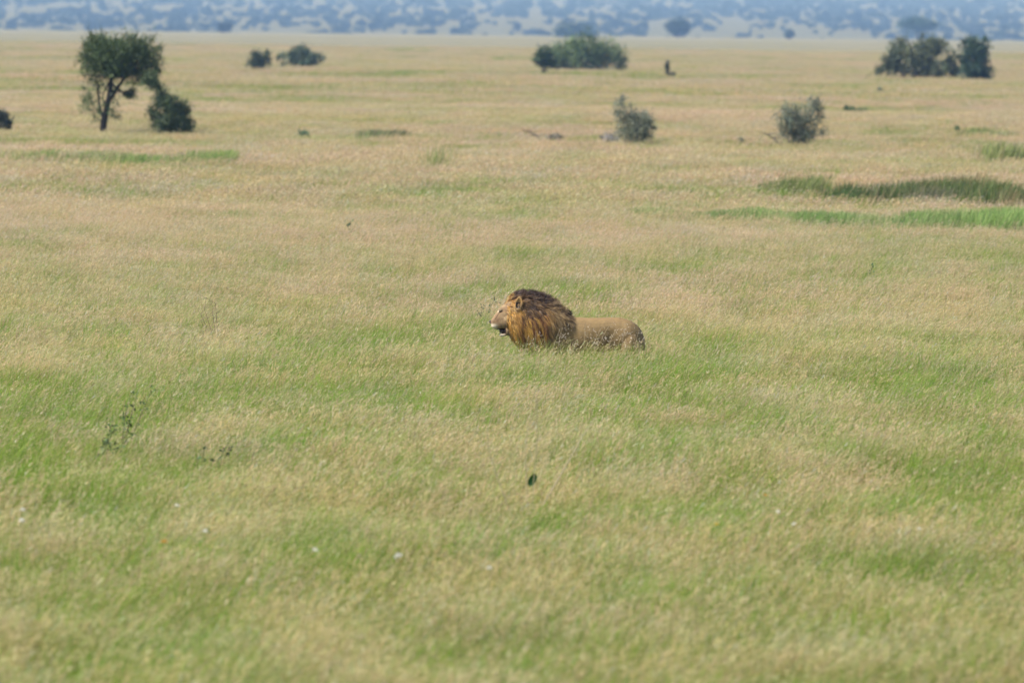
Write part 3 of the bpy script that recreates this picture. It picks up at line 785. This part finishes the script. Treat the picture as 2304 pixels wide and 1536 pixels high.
for i, (px, py, c, rd, lb) in enumerate([
    (897, 1253, WH, .030, 'largest white wildflower, in the lower middle grass'),
    (50, 1148, WH, .022, 'upper white wildflower of the pair near the left edge'),
    (48, 1172, WH, .024, 'lower white wildflower of the pair near the left edge'),
    (708, 1238, WH, .022, 'white wildflower left of the largest one'),
    (399, 1138, WH, .020, 'white wildflower in the lower left grass above the orange one'),
    (1750, 1152, WH, .018, 'white wildflower in the right foreground'),
    (1787, 1180, WH, .02, 'white wildflower just below and right of another, right foreground'),
    (462, 1196, WH, .02, 'white wildflower right of the orange bloom in the lower left'),
    (1100, 1278, WH, .02, 'white wildflower right of the largest, near the bottom middle'),
    (369, 1219, YE, .02, 'orange wildflower in the lower left grass'),
    (1612, 1180, (.8, .62, .08), .016, 'yellow wildflower between lion and right edge, lower field'),
    (1722, 1114, YE, .014, 'small orange wildflower above the right foreground white ones'),
    (2068, 1190, WH, .016, 'faint white wildflower at the lower right')]):
    flower(lb, px, py, c, 200 + i, rd * 1.15)

# ------------------------------------------------------------------ lion
LX, LY = (1277.5 - 1152) * 70.0 / F, 70.0
lion = empty('lion', (LX, LY, 0), 'male lion with a dark golden mane striding left through tall grass', 'lion')
lion.scale = (.968, .968, .968)

def loft(bag, rings, seg=20, expo=2.2, axis='x'):
    """rings: (x, ztop, zbot, halfwidth[, ycentre])"""
    V = []
    a = np.linspace(0, 2 * math.pi, seg, endpoint=False)
    e = 2 / expo
    for rg in rings:
        x, zt, zb, hw = rg[:4]; yc = rg[4] if len(rg) > 4 else 0
        c, s = np.cos(a), np.sin(a)
        yy = yc + hw * np.sign(c) * np.abs(c) ** e; zz = (zt + zb) / 2 + (zt - zb) / 2 * np.sign(s) * np.abs(s) ** e
        V.append(np.stack([np.full(seg, x), yy, zz], 1))
    V = np.array(V); n = len(V)
    Vf = V.reshape(-1, 3); Q = []
    for i in range(n - 1):
        for j in range(seg):
            k = (j + 1) % seg; Q.append((i * seg + j, i * seg + k, (i + 1) * seg + k, (i + 1) * seg + j))
    c0 = len(Vf); Vf = np.concatenate([Vf, V[:1].mean(1), V[-1:].mean(1)])
    for j in range(0, seg, 2):
        Q.append((c0, (j + 2) % seg, j + 1, j)); o = (n - 1) * seg
        Q.append((c0 + 1, o + j, o + j + 1, o + (j + 2) % seg))
    bag.add(Vf, Q, (.3, .2, .1))
def limb(bag, pts, rads, sides=12):
    """closed tapered tube through joints (x,y,z) with (rx along travel, ry sideways)"""
    P = np.array(pts, float); R = np.array(rads, float); t = np.arange(len(P)); tt = np.linspace(0, len(P) - 1, 4 * len(P))
    # smooth interpolation (Catmull-like through cosine-eased midpoints)
    Q_ = np.stack([np.interp(tt, t, P[:, i]) for i in range(3)], 1); Rr = np.interp(tt, t, R)
    for _ in range(2):
        Q_[1:-1] = (Q_[:-2] + 2 * Q_[1:-1] + Q_[2:]) / 4; Rr[1:-1] = (Rr[:-2] + 2 * Rr[1:-1] + Rr[2:]) / 4
    n0 = bag.n
    tube(bag, Q_, Rr, (.3, .2, .1), sides)
    n = len(Q_); V = [Q_[0], Q_[-1]]; qs = []
    for j in range(0, sides, 2):
        qs.append((-1, (j + 2) % sides, j + 1, j)); o = (n - 1) * sides; qs.append((-2, o + j, o + j + 1, o + (j + 2) % sides))
    c = bag.n
    bag.V.append(np.array(V)); bag.C.append(np.broadcast_to(np.array([.3, .2, .1]), (2, 3))); bag.n += 2
    Q = np.array([[c if a == -1 else c + 1 if a == -2 else a + n0 for a in q] for q in qs]); bag.Q.append(Q); bag.M.append(np.zeros(len(Q)))
def ball(bag, c, r_, seg=12, rg=8):
    rings = []
    V = []; a = np.linspace(0, 2 * math.pi, seg, endpoint=False)
    th = np.linspace(.12, math.pi - .12, rg)
    rings = [(c[0] - r_[0] * math.cos(t), c[2] + r_[2] * math.sin(t), c[2] - r_[2] * math.sin(t), r_[1] * math.sin(t), c[1]) for t in th]
    loft(bag, rings, seg, 2.0)

body = Bag()
loft(body, [(-.46, .92, .66, .08), (-.42, .97, .60, .13), (-.33, 1.02, .53, .18), (-.2, 1.03, .49, .205), (-.05, 1.0, .47, .215), (.1, .98, .475, .215), (.25, .972, .49, .215),
            (.4, .975, .515, .205), (.53, .982, .54, .195), (.65, .98, .55, .20), (.74, .962, .54, .198), (.80, .94, .53, .19), (.85, .912, .52, .175), (.90, .868, .52, .155), (.935, .82, .52, .13), (.96, .765, .53, .095), (.975, .71, .56, .05)], 24, 2.3)
# neck
limb(body, [(-.1, 0, .80), (-.3, 0, .88), (-.46, 0, .97), (-.6, 0, 1.04), (-.68, 0, 1.06)], [.2, .19, .165, .145, .13], 16)
# skull and muzzle
loft(body, [(-.50, 1.14, 1.0, .07), (-.56, 1.19, .93, .11), (-.63, 1.21, .88, .13), (-.70, 1.205, .85, .138), (-.76, 1.18, .83, .125), (-.80, 1.15, .82, .108), (-.84, 1.118, .81, .09),
            (-.88, 1.075, .805, .074), (-.915, 1.025, .81, .064), (-.945, .985, .82, .056), (-.97, .945, .845, .045), (-.985, .92, .875, .028)], 24, 2.4)
for s in (-1, 1):
    ball(body, (-.925, s * .032, .858), (.05, .034, .04))            # whisker pads
    ball(body, (-.845, s * .066, 1.065), (.045, .025, .028))         # brow
    ball(body, (-.755, s * .085, .93), (.07, .05, .085))             # cheek
    ball(body, (-.76, s * .045, .80), (.045, .045, .065))
# lower jaw, open
loft(body, [(-.70, .87, .75, .085), (-.75, .81, .738, .075), (-.79, .772, .73, .062), (-.825, .765, .720, .052), (-.855, .768, .720, .042), (-.874, .762, .728, .027)], 16, 2.2)
# legs (mid-stride, hidden in the grass)
def leg(pts, rads, paw):
    limb(body, pts, rads, 12)
    x, y, z = paw
    ball(body, (x - .03, y, .05), (.085, .055, .05))
    for k in (-1.5, -.5, .5, 1.5): ball(body, (x - .1, y + k * .026, .035), (.032, .017, .032))
leg([(-.22, -.13, .78), (-.27, -.14, .60), (-.24, -.135, .42), (-.33, -.13, .24), (-.36, -.13, .06)], [.12, .085, .062, .052, .045], (-.37, -.13, 0))
leg([(-.2, .13, .78), (-.2, .14, .60), (-.1, .135, .42), (-.08, .13, .24), (-.03, .13, .06)], [.12, .085, .062, .052, .045], (-.04, .13, 0))
leg([(.79, -.06, .85), (.80, -.075, .72), (.80, -.10, .60), (.76, -.12, .44), (.83, -.12, .30), (.80, -.12, .16), (.76, -.12, .06)], [.08, .135, .14, .09, .05, .042, .042], (.75, -.12, 0))
leg([(.79, .06, .85), (.80, .075, .72), (.81, .10, .60), (.84, .13, .44), (1.03, .12, .34), (1.06, .12, .18), (1.04, .12, .06)], [.08, .13, .13, .085, .05, .042, .042], (1.03, .12, 0))
# tail
limb(body, [(.87, 0, .82), (.945, 0, .73), (.965, .01, .60), (.99, .02, .40), (1.05, .03, .25)], [.04, .034, .027, .02, .016], 8)
tmp = bpy.data.objects.new('body', body.mesh('body', (M_FUR,), True)); C.objects.link(tmp)
rm = tmp.modifiers.new('r', 'REMESH'); rm.mode = 'VOXEL'; rm.voxel_size = .0085; rm.use_smooth_shade = True
sm = tmp.modifiers.new('s', 'SMOOTH'); sm.factor = .5; sm.iterations = 5
dg = bpy.context.evaluated_depsgraph_get()
bme = bpy.data.meshes.new_from_object(tmp.evaluated_get(dg))
bpy.data.objects.remove(tmp)
nv = len(bme.vertices); co = np.empty(nv * 3, np.float32); bme.vertices.foreach_get('co', co); co = co.reshape(-1, 3).astype(float)
x, y, z = co.T
def bump(cx, cz, rx, rz, a):
    return a * np.exp(-((x - cx) / rx) ** 2 - ((z - cz) / rz) ** 2)
dy = bump(.79, .80, .12, .13, .016) + bump(.25, .78, .22, .16, .012) + bump(-.02, .88, .10, .12, .02) - bump(.57, .72, .09, .14, .022) - bump(.10, .86, .05, .15, .010) - bump(.68, .90, .05, .08, .008)
for k in range(7): dy = dy + .0007 * np.sin((x - .16 + (z - .7) * .25) * 92) * np.exp(-((x - .30) / .18) ** 2 - ((z - .76) / .13) ** 2) / 3
co[:, 1] += np.sign(y) * dy * np.clip(np.abs(y) / .1, 0, 1) * (z > .45)
bme.vertices.foreach_set('co', co.astype(np.float32).ravel()); bme.update()
x, y, z = co.T
# coat colours
col = np.tile(np.array([.245, .17, .08]), (nv, 1))
def blend(c, f):
    global col
    f = np.clip(f, 0, 1)[:, None]; col = col * (1 - f) + np.array(c) * f
nz = fbm(x * 14 + 50, z * 14 + y * 9, 3)
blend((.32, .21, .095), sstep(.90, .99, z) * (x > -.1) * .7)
blend((.235, .17, .09), sstep(.72, .50, z) * (x > -.3) * .6)
blend((.18, .12, .06), sstep(.42, .62, nz) * .25 * (x > -.3))
head = sstep(-.62, -.74, x)
blend((.33, .235, .135), head * .85)
blend((.17, .11, .065), head * sstep(.42, .6, fbm(x * 34 + 9, z * 34, 3)) * .6)
blend((.20, .115, .07), head * np.exp(-((x + .90) / .035) ** 2 - ((z - .93) / .05) ** 2) * .8)
blend((.27, .165, .10), head * np.exp(-((z - (.93 + (-.95 - x) * -1.0)) / .04) ** 2) * .5)       # browner bridge of the nose
blend((.64, .56, .42), sstep(-.88, -.92, x) * sstep(.90, .865, z) * (z > .79))                   # pale muzzle
blend((.60, .55, .46), head * sstep(.765, .735, z) * sstep(-.77, -.82, x))                       # white chin
blend((.60, .50, .38), head * np.exp(-(((x + .874) + (z - 1.050) * -.8) / .018) ** 2 - ((z - 1.050) / .013) ** 2))      # pale patch under the eye
eyed = np.hypot((x + .858) / 2.2, (z - 1.043) + (x + .858) * -.5)
blend((.05, .03, .02), (np.abs(y) > .045) * sstep(.014, .007, eyed))                             # dark eyelids
tx = -.869 - (1.04 - z) * .6                                                                   # tear line
blend((.10, .06, .035), (np.abs(y) > .03) * np.exp(-((x - tx) / .007) ** 2) * (z < 1.04) * (z > .945) * .9)
for zz in (.885, .87, .855): blend((.12, .08, .05), head * np.exp(-((z - zz + (x + .93) * .15) / .0035) ** 2) * (x > -.95) * (x < -.90) * .6)  # whisker rows
inm = (z > .755) * (z < .832) * (x > -.90) * (x < -.785) * (z - .755 < .9)
blend((.035, .02, .018), inm * sstep(.757, .765, z) * sstep(.836, .822, z) * sstep(-.905, -.885, x))
ca = bme.color_attributes.new('Col', 'FLOAT_COLOR', 'POINT'); c4 = np.ones((nv, 4), np.float32); c4[:, :3] = np.clip(col, .01, 1); ca.data.foreach_set('color', c4.ravel())
bme.materials.clear(); bme.materials.append(M_FUR)
bme.polygons.foreach_set('use_smooth', np.ones(len(bme.polygons), bool))
body_o = link('body', bme, lion)
nr = np.empty(nv * 3, np.float32); bme.vertices.foreach_get('normal', nr); nr = nr.reshape(-1, 3).astype(float)
rf = np.random.default_rng(4); pk = rf.choice(nv, 48000)
fl = np.stack([np.full(48000, 1.), np.zeros(48000), np.full(48000, -.55)], 1) + rf.normal(0, .3, (48000, 3))
fl -= nr[pk] * (fl * nr[pk]).sum(1)[:, None]; fl /= np.linalg.norm(fl, axis=1)[:, None] + 1e-6
ln = np.where(x[pk] < -.70, .007, .015)[:, None] * rf.uniform(.6, 1.3, (48000, 1))
okf = ~((x[pk] < -.84) & (z[pk] > 1.0)) & (z[pk] > .3); pk, fl, ln = pk[okf], fl[okf], ln[okf]
ct = Bag(); sdv = np.cross(fl, nr[pk]); P_ = co[pk] - nr[pk] * .002
wv_ = np.where(x[pk] < -.70, .0016, .0024)[:, None]; E_ = P_ + fl * ln + nr[pk] * ln * .16
Vc = np.stack([P_ - sdv * wv_, P_ + sdv * wv_, E_ + sdv * wv_ * .3, E_ - sdv * wv_ * .3], 1).reshape(-1, 3)
ct.add(Vc, np.arange(len(Vc)).reshape(-1, 4), np.repeat(np.clip(col[pk] * rf.uniform(.82, 1.2, (len(pk), 1)), .01, 1), 4, 0))
link('coat', ct.mesh('coat', (M_HAIR,)), lion)
for s in (-1, 1):
    e = Bag(); ball(e, (-.868, s * .071, 1.043), (.010, .008, .006)); link('eye', e.mesh('eye', (M_EYE,), True), lion)
nb = Bag(); ball(nb, (-.986, 0, .910), (.017, .025, .018)); ball(nb, (-.985, -.018, .895), (.010, .012, .012)); ball(nb, (-.985, .018, .895), (.010, .012, .012))
link('nose', nb.mesh('nose', (M_NOSE,), True), lion)
mb = Bag(); ball(mb, (-.825, 0, .79), (.05, .042, .032)); link('mouth', mb.mesh('mouth', (M_MOUTH,), True), lion)
for (tx_, ty_, up) in ((-.85, -.028, 1), (-.85, .028, 1), (-.88, -.030, -1), (-.88, .030, -1)):
    tb = Bag(); zb = .762 if up > 0 else .815
    tube(tb, [(tx_, ty_, zb - .008 * up), (tx_, ty_, zb + .012 * up), (tx_ + .002, ty_, zb + .024 * up)], [.005, .004, .001], (.8, .75, .6), 6)
    link('tooth', tb.mesh('tooth', (M_TOOTH,), True), lion)

# mane: dark under-layer plus locks of tapering hair
MR = [(-.765, 1.16, .83, .115), (-.74, 1.20, .77, .14), (-.70, 1.24, .70, .17), (-.62, 1.25, .62, .20), (-.50, 1.245, .57, .225), (-.38, 1.22, .55, .235), (-.29, 1.18, .60, .24), (-.21, 1.13, .68, .235), (-.12, 1.065, .76, .225), (-.05, 1.0, .83, .20), (.0, .965, .87, .15)]
MRa = np.array(MR)
def mane_shell(xq, phi, k=1.0):
    zt = np.interp(xq, MRa[:, 0], MRa[:, 1]); zb = np.interp(xq, MRa[:, 0], MRa[:, 2]); hw = np.interp(xq, MRa[:, 0], MRa[:, 3])
    cz = (zt + zb) / 2; hz = (zt - zb) / 2
    return np.stack([xq, hw * k * np.sin(phi), cz + hz * k * np.cos(phi)], -1), np.stack([np.zeros_like(phi), np.sin(phi) / hw, np.cos(phi) / hz], -1)
mane = Bag()
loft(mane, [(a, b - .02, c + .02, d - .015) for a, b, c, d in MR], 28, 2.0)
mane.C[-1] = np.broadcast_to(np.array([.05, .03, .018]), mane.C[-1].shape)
r = np.random.default_rng(9)
NL = 2700
lx = r.uniform(-.775, .01, NL); phi = r.uniform(-math.pi, math.pi, NL)
phi = np.where(r.random(NL) < .35, np.sign(phi) * np.abs(phi) ** 1.0 * .6, phi)
P0, Nn = mane_shell(lx, phi); Nn /= np.linalg.norm(Nn, axis=1)[:, None]
topness = np.clip(np.cos(phi), -1, 1)
flow = np.stack([.32 + .75 * np.clip(topness, 0, 1) ** 1.5, 0 * lx, -1.0 + 1.0 * np.clip(topness, 0, 1) ** 2], 1)
face = sstep(-.70, -.77, lx)
flow[:, 0] = flow[:, 0] * (1 - .55 * face)
flow += r.normal(0, .09, flow.shape)
flow = flow - Nn * (flow * Nn).sum(1)[:, None] * .85
flow /= np.linalg.norm(flow, axis=1)[:, None]
Lk = r.uniform(.10, .23, NL) * (1 - .3 * sstep(-.25, -.1, lx)) * (1 - .55 * np.clip(topness, 0, 1) ** 2) * (1 - .25 * face)
zroot = P0[:, 2]
gold = np.array([.58, .31, .085]); pale = np.array([.46, .34, .17]); dark = np.array([.050, .028, .018]); brown = np.array([.15, .085, .04]); tan = np.array([.30, .20, .095])
def mix(a, b, f): return a * (1 - f[:, None]) + b * f[:, None]
side_t = np.abs(phi)
fgold = sstep(-.60, -.68, lx)
T = lambda c: np.tile(np.array(c), (NL, 1))
st = fbm(lx * 26 + zroot * 9 + 4, zroot * 5 - lx * 2, 2) + r.normal(0, .10, NL)
streak = r.random(NL)
lc = T((.17, .10, .045))
mid = sstep(-.62, -.58, lx) * (1 - sstep(-.30, -.22, lx))
lc = mix(lc, T((.62, .345, .085)), (st > .50) * mid * sstep(1.10, 1.00, zroot))
lc = mix(lc, T((.20, .085, .035)), (st < .42) * mid * (zroot < 1.05))
behind = sstep(-.60, -.55, lx) * (1 - sstep(-.36, -.24, lx - (zroot - 1.1) * .8)) * sstep(.97, 1.05, zroot - .25 * (lx + .5))
lc = mix(lc, T((.062, .036, .024)), behind * (streak < .60))
rear = sstep(-.33, -.2, lx)
lc = mix(lc, T((.34, .235, .11)), rear * (streak > .22)); lc = mix(lc, T((.13, .08, .04)), rear * (streak < .18))
lc = mix(lc, T((.64, .35, .085)), sstep(-.60, -.65, lx)); lc = mix(lc, T((.50, .38, .20)), (streak > .68) * sstep(-.62, -.70, lx) * .8)
lc = mix(lc, T((.22, .10, .03)), (streak < .22) * sstep(-.60, -.66, lx) * .8)
lc = mix(lc, T((.022, .015, .012)), (st < .56) * sstep(.76, .68, zroot) * sstep(-.60, -.52, lx) * (1 - rear) * .9)
ztop = np.interp(lx, MRa[:, 0], MRa[:, 1])
lc = mix(lc, T((.062, .034, .024)), sstep(.065, .03, ztop - zroot) * sstep(-.745, -.70, lx) * (1 - .6 * rear))
lc = mix(lc, T((.03, .02, .016)), sstep(-.07, -.03, lx) * (topness > .85))
lc *= r.uniform(.62, 1.38, (NL, 1))
S = 15
idx = np.repeat(np.arange(NL), S); M = len(idx)
root = P0[idx] * 1.0; j = r.normal(0, 1, (M, 3)) * .017; root = root + j - Nn[idx] * .018
tip = P0[idx] + flow[idx] * Lk[idx][:, None] * r.uniform(.7, 1.1, (M, 1)) + r.normal(0, 1, (M, 3)) * .008 + Nn[idx] * (.012 + .022 * np.clip(topness[idx], 0, 1))[:, None]
crest = (topness[idx] > .8)
tip[:, 2] += crest * (r.uniform(-.005, .03, M) + np.repeat(r.uniform(-.01, .035, NL), S))
vec = tip - root
bend = Nn[idx] * r.uniform(.008, .026, M)[:, None] + np.array([0, 0, .006])
cc = lc[idx] * r.uniform(.75, 1.3, (M, 1))
tipc = np.clip(cc * r.uniform(.7, 1.25, (M, 1)), 0.01, .8)
# ribbon facing: perpendicular to the flow, lying on the coat
N_ = M; K = 5; t = np.linspace(0, 1, K)
PP = root[:, None] + vec[:, None] * t[None, :, None] + bend[:, None] * (4 * t * (1 - t))[None, :, None]
sd_ = np.cross(vec, Nn[idx] + r.normal(0, .35, (M, 3))); sd_ /= np.linalg.norm(sd_, axis=1)[:, None] + 1e-9
ww = .0042 * r.uniform(.6, 1.3, (M, 1)) * (1 - .8 * t[None] ** 1.4)
V = np.stack([PP - sd_[:, None] * ww[..., None] / 2, PP + sd_[:, None] * ww[..., None] / 2], 2).reshape(-1, 3)
i0 = np.arange(M)[:, None] * (2 * K) + 2 * np.arange(K - 1)[None]
Q = np.stack([i0, i0 + 1, i0 + 3, i0 + 2], -1).reshape(-1, 4)
ck = cc[:, None] * (1 - t)[None, :, None] + tipc[:, None] * t[None, :, None]
keep = np.ones(M, bool)
mane.add(V, Q, np.repeat(ck, 2, axis=1).reshape(-1, 3))
link('mane', mane.mesh('mane', (M_HAIR,)), lion)
# ears
def ear(s):
    b = Bag(); n, mrg = 7, 10
    cx, cy, cz = -.62, s * .185, 1.145
    ax = Vector((-.45, s * .85, .12)).normalized()              # opening direction
    up = Vector((.10, s * .12, 1)).normalized(); rt = ax.cross(up).normalized(); up = rt.cross(ax)
    V = []
    for i in range(n):
        rr = i / (n - 1)
        for k in range(mrg * 2):
            a = math.pi * k / mrg
            p = Vector((cx, cy, cz)) + rt * (math.cos(a) * rr * .045) + up * (math.sin(a) * rr * .086 + .006 * rr) + ax * (.030 * rr * rr)
            V.append(tuple(p))
    m2 = mrg * 2
    Q = [(i * m2 + k, i * m2 + (k + 1) % m2, (i + 1) * m2 + (k + 1) % m2, (i + 1) * m2 + k) for i in range(n - 1) for k in range(m2)]
    V2 = [tuple(Vector(v) - ax * .007) for v in V]
    cin = np.array([(.02, .014, .012) if (v[0] < cx + .016 and abs((v[2] - cz) + .014) < .043 and i < n - 1) else (.46, .29, .12) for i in range(n) for k in range(m2) for v in [V[i * m2 + k]]])
    cout = np.tile(np.array([.42, .26, .10]), (len(V), 1))
    b.add(V, Q, cin); b.add(V2, Q, cout)
    rim = [(((n - 1) * m2 + k), (n - 1) * m2 + (k + 1) % m2, len(V) + (n - 1) * m2 + (k + 1) % m2, len(V) + (n - 1) * m2 + k) for k in range(m2)]
    b.V.append(np.zeros((0, 3))); b.Q.append(np.array(rim)); b.M.append(np.zeros(len(rim))); b.C.append(np.zeros((0, 3)))
    # ear tufts
    r_ = np.random.default_rng(3 + s); q = 220; a = r_.uniform(0, 2 * math.pi, q)
    rt_, up_, ax_ = (np.array(v) for v in (rt, up, ax))
    base = np.array([cx, cy, cz]) + np.cos(a)[:, None] * rt_ * .043 + (np.sin(a) * .084 + .006)[:, None] * up_ + ax_ * .026
    tipv = (np.cos(a)[:, None] * rt_ + np.sin(a)[:, None] * up_) * r_.uniform(.004, .024, (q, 1)) + r_.normal(0, .009, (q, 3)) + np.array([.004, 0, -.006])
    ribbons(b, base, tipv, np.zeros((q, 3)), np.full(q, .004), np.array([.5, .33, .14]) * r_.uniform(.7, 1.2, (q, 1)), K=3)
    q = 260; a = r_.uniform(0, 2 * math.pi, q); rr = r_.uniform(.35, .95, q)
    base = np.array([cx, cy, cz]) + (np.cos(a) * rr * .043)[:, None] * rt_ + (np.sin(a) * rr * .084)[:, None] * up_ + (ax_ * .004) + ax_ * (.030 * rr ** 2)[:, None]
    inn = (base[:, 0] < cx + .012) & (np.abs(base[:, 2] - cz + .014) < .04)
    base = base[~inn]; q = len(base)
    ribbons(b, base, np.array([.012, -.0, .012]) + r_.normal(0, .006, (q, 3)), np.zeros((q, 3)), np.full(q, .0032), np.array([.50, .34, .16]) * r_.uniform(.5, 1.2, (q, 1)), K=3)
    link('ear', b.mesh('ear', (M_HAIR,), True), lion)
ear(-1); ear(1)
# tail tuft
b = Bag(); q = 260; r = np.random.default_rng(2)
base = np.array([1.05, .03, .27]) + r.normal(0, .012, (q, 3)); tv = np.stack([r.normal(.03, .02, q), r.normal(0, .02, q), r.uniform(-.16, -.08, q)], 1)
ribbons(b, base, tv, r.normal(0, .008, (q, 3)), np.full(q, .006), (.05, .03, .02), K=4)
link('tail_tuft', b.mesh('tail_tuft', (M_HAIR,)), lion)

# ------------------------------------------------------------------ tall pale seed stalks in front of the lion
def seed_stalk(label, px, py_top, h, lean, seed, fluffy=18):
    r = np.random.default_rng(seed); Y = 69.45 - r.uniform(0, .25); s = Y / F
    d = ray(px, py_top); top = Vector((d.x * Y, Y, CAMH + d.z * Y))
    root = Vector((top.x - lean, Y, 0))
    o = empty('seed_stalk', root, label, 'grass stalk', 'pale seed stalks in front of the lion')
    b = Bag(); pts = bez((0, 0, 0), (lean * .2, 0, top.z * .6), (lean, 0, top.z), 8)
    tube(b, pts, np.linspace(.0035, .0018, 8), (.5, .39, .25), 4); link('stem', b.mesh('stem', (M_BLADE,), True), o)
    h_ = Bag(); q = fluffy; k = r.uniform(.72, 1, q)
    P = np.stack([np.interp(k, np.linspace(0, 1, 8), pts[:, i]) for i in range(3)], 1)
    dv = np.stack([r.normal(.045, .035, q), r.normal(0, .03, q), r.normal(.012, .022, q)], 1)
    ribbons(h_, P, dv, np.zeros((q, 3)) + np.array([0, 0, .006]), np.full(q, .003), (.6, .5, .36), K=3)
    E = P + dv; q2 = len(E)
    ribbons(h_, np.repeat(E, 2, 0), r.normal(0, .012, (q2 * 2, 3)) + np.array([.008, 0, 0]), np.zeros((q2 * 2, 3)), np.full(q2 * 2, .0065), np.array([.88, .76, .62]) * r.uniform(.8, 1.1, (q2 * 2, 1)), K=2, tipw=.5)
    link('seed_head', h_.mesh('seed_head', (M_BLADE,)), o)
for i, (px, py, lean, lb) in enumerate([
    (1188, 760, .10, 'pale seed stalk in front of the lion chest'),
    (1206, 752, .06, 'seed stalk over the dark bottom of the mane'),
    (1258, 745, .16, 'seed stalk at the rear edge of the mane'),
    (1265, 735, .10, 'thin tall seed stalk crossing behind the mane edge'),
    (1318, 728, .05, 'tallest upright seed stalk before the lion flank'),
    (1352, 738, .22, 'left one of the arching seed stalks over the lion hip'),
    (1368, 736, .26, 'arching seed stalk over the lion hip, second from left'),
    (1385, 741, .20, 'drooping seed stalk over the lion hip'),
    (1400, 748, .14, 'seed stalk below the arching ones at the lion hip'),
    (1405, 730, .05, 'small high seed stalk against the lion thigh'),
    (1438, 742, .12, 'seed stalk at the lion rump edge'),
    (1340, 762, .18, 'low seed stalk in front of the lion belly'),
    (1375, 764, .16, 'low bright seed stalk under the hip seed stalks'),
    (1410, 768, .12, 'low seed stalk in front of the lion hind leg'),
    (1290, 768, .12, 'low seed stalk below the lion ribs')]):
    seed_stalk(lb, px, py, 0, lean, 300 + i)
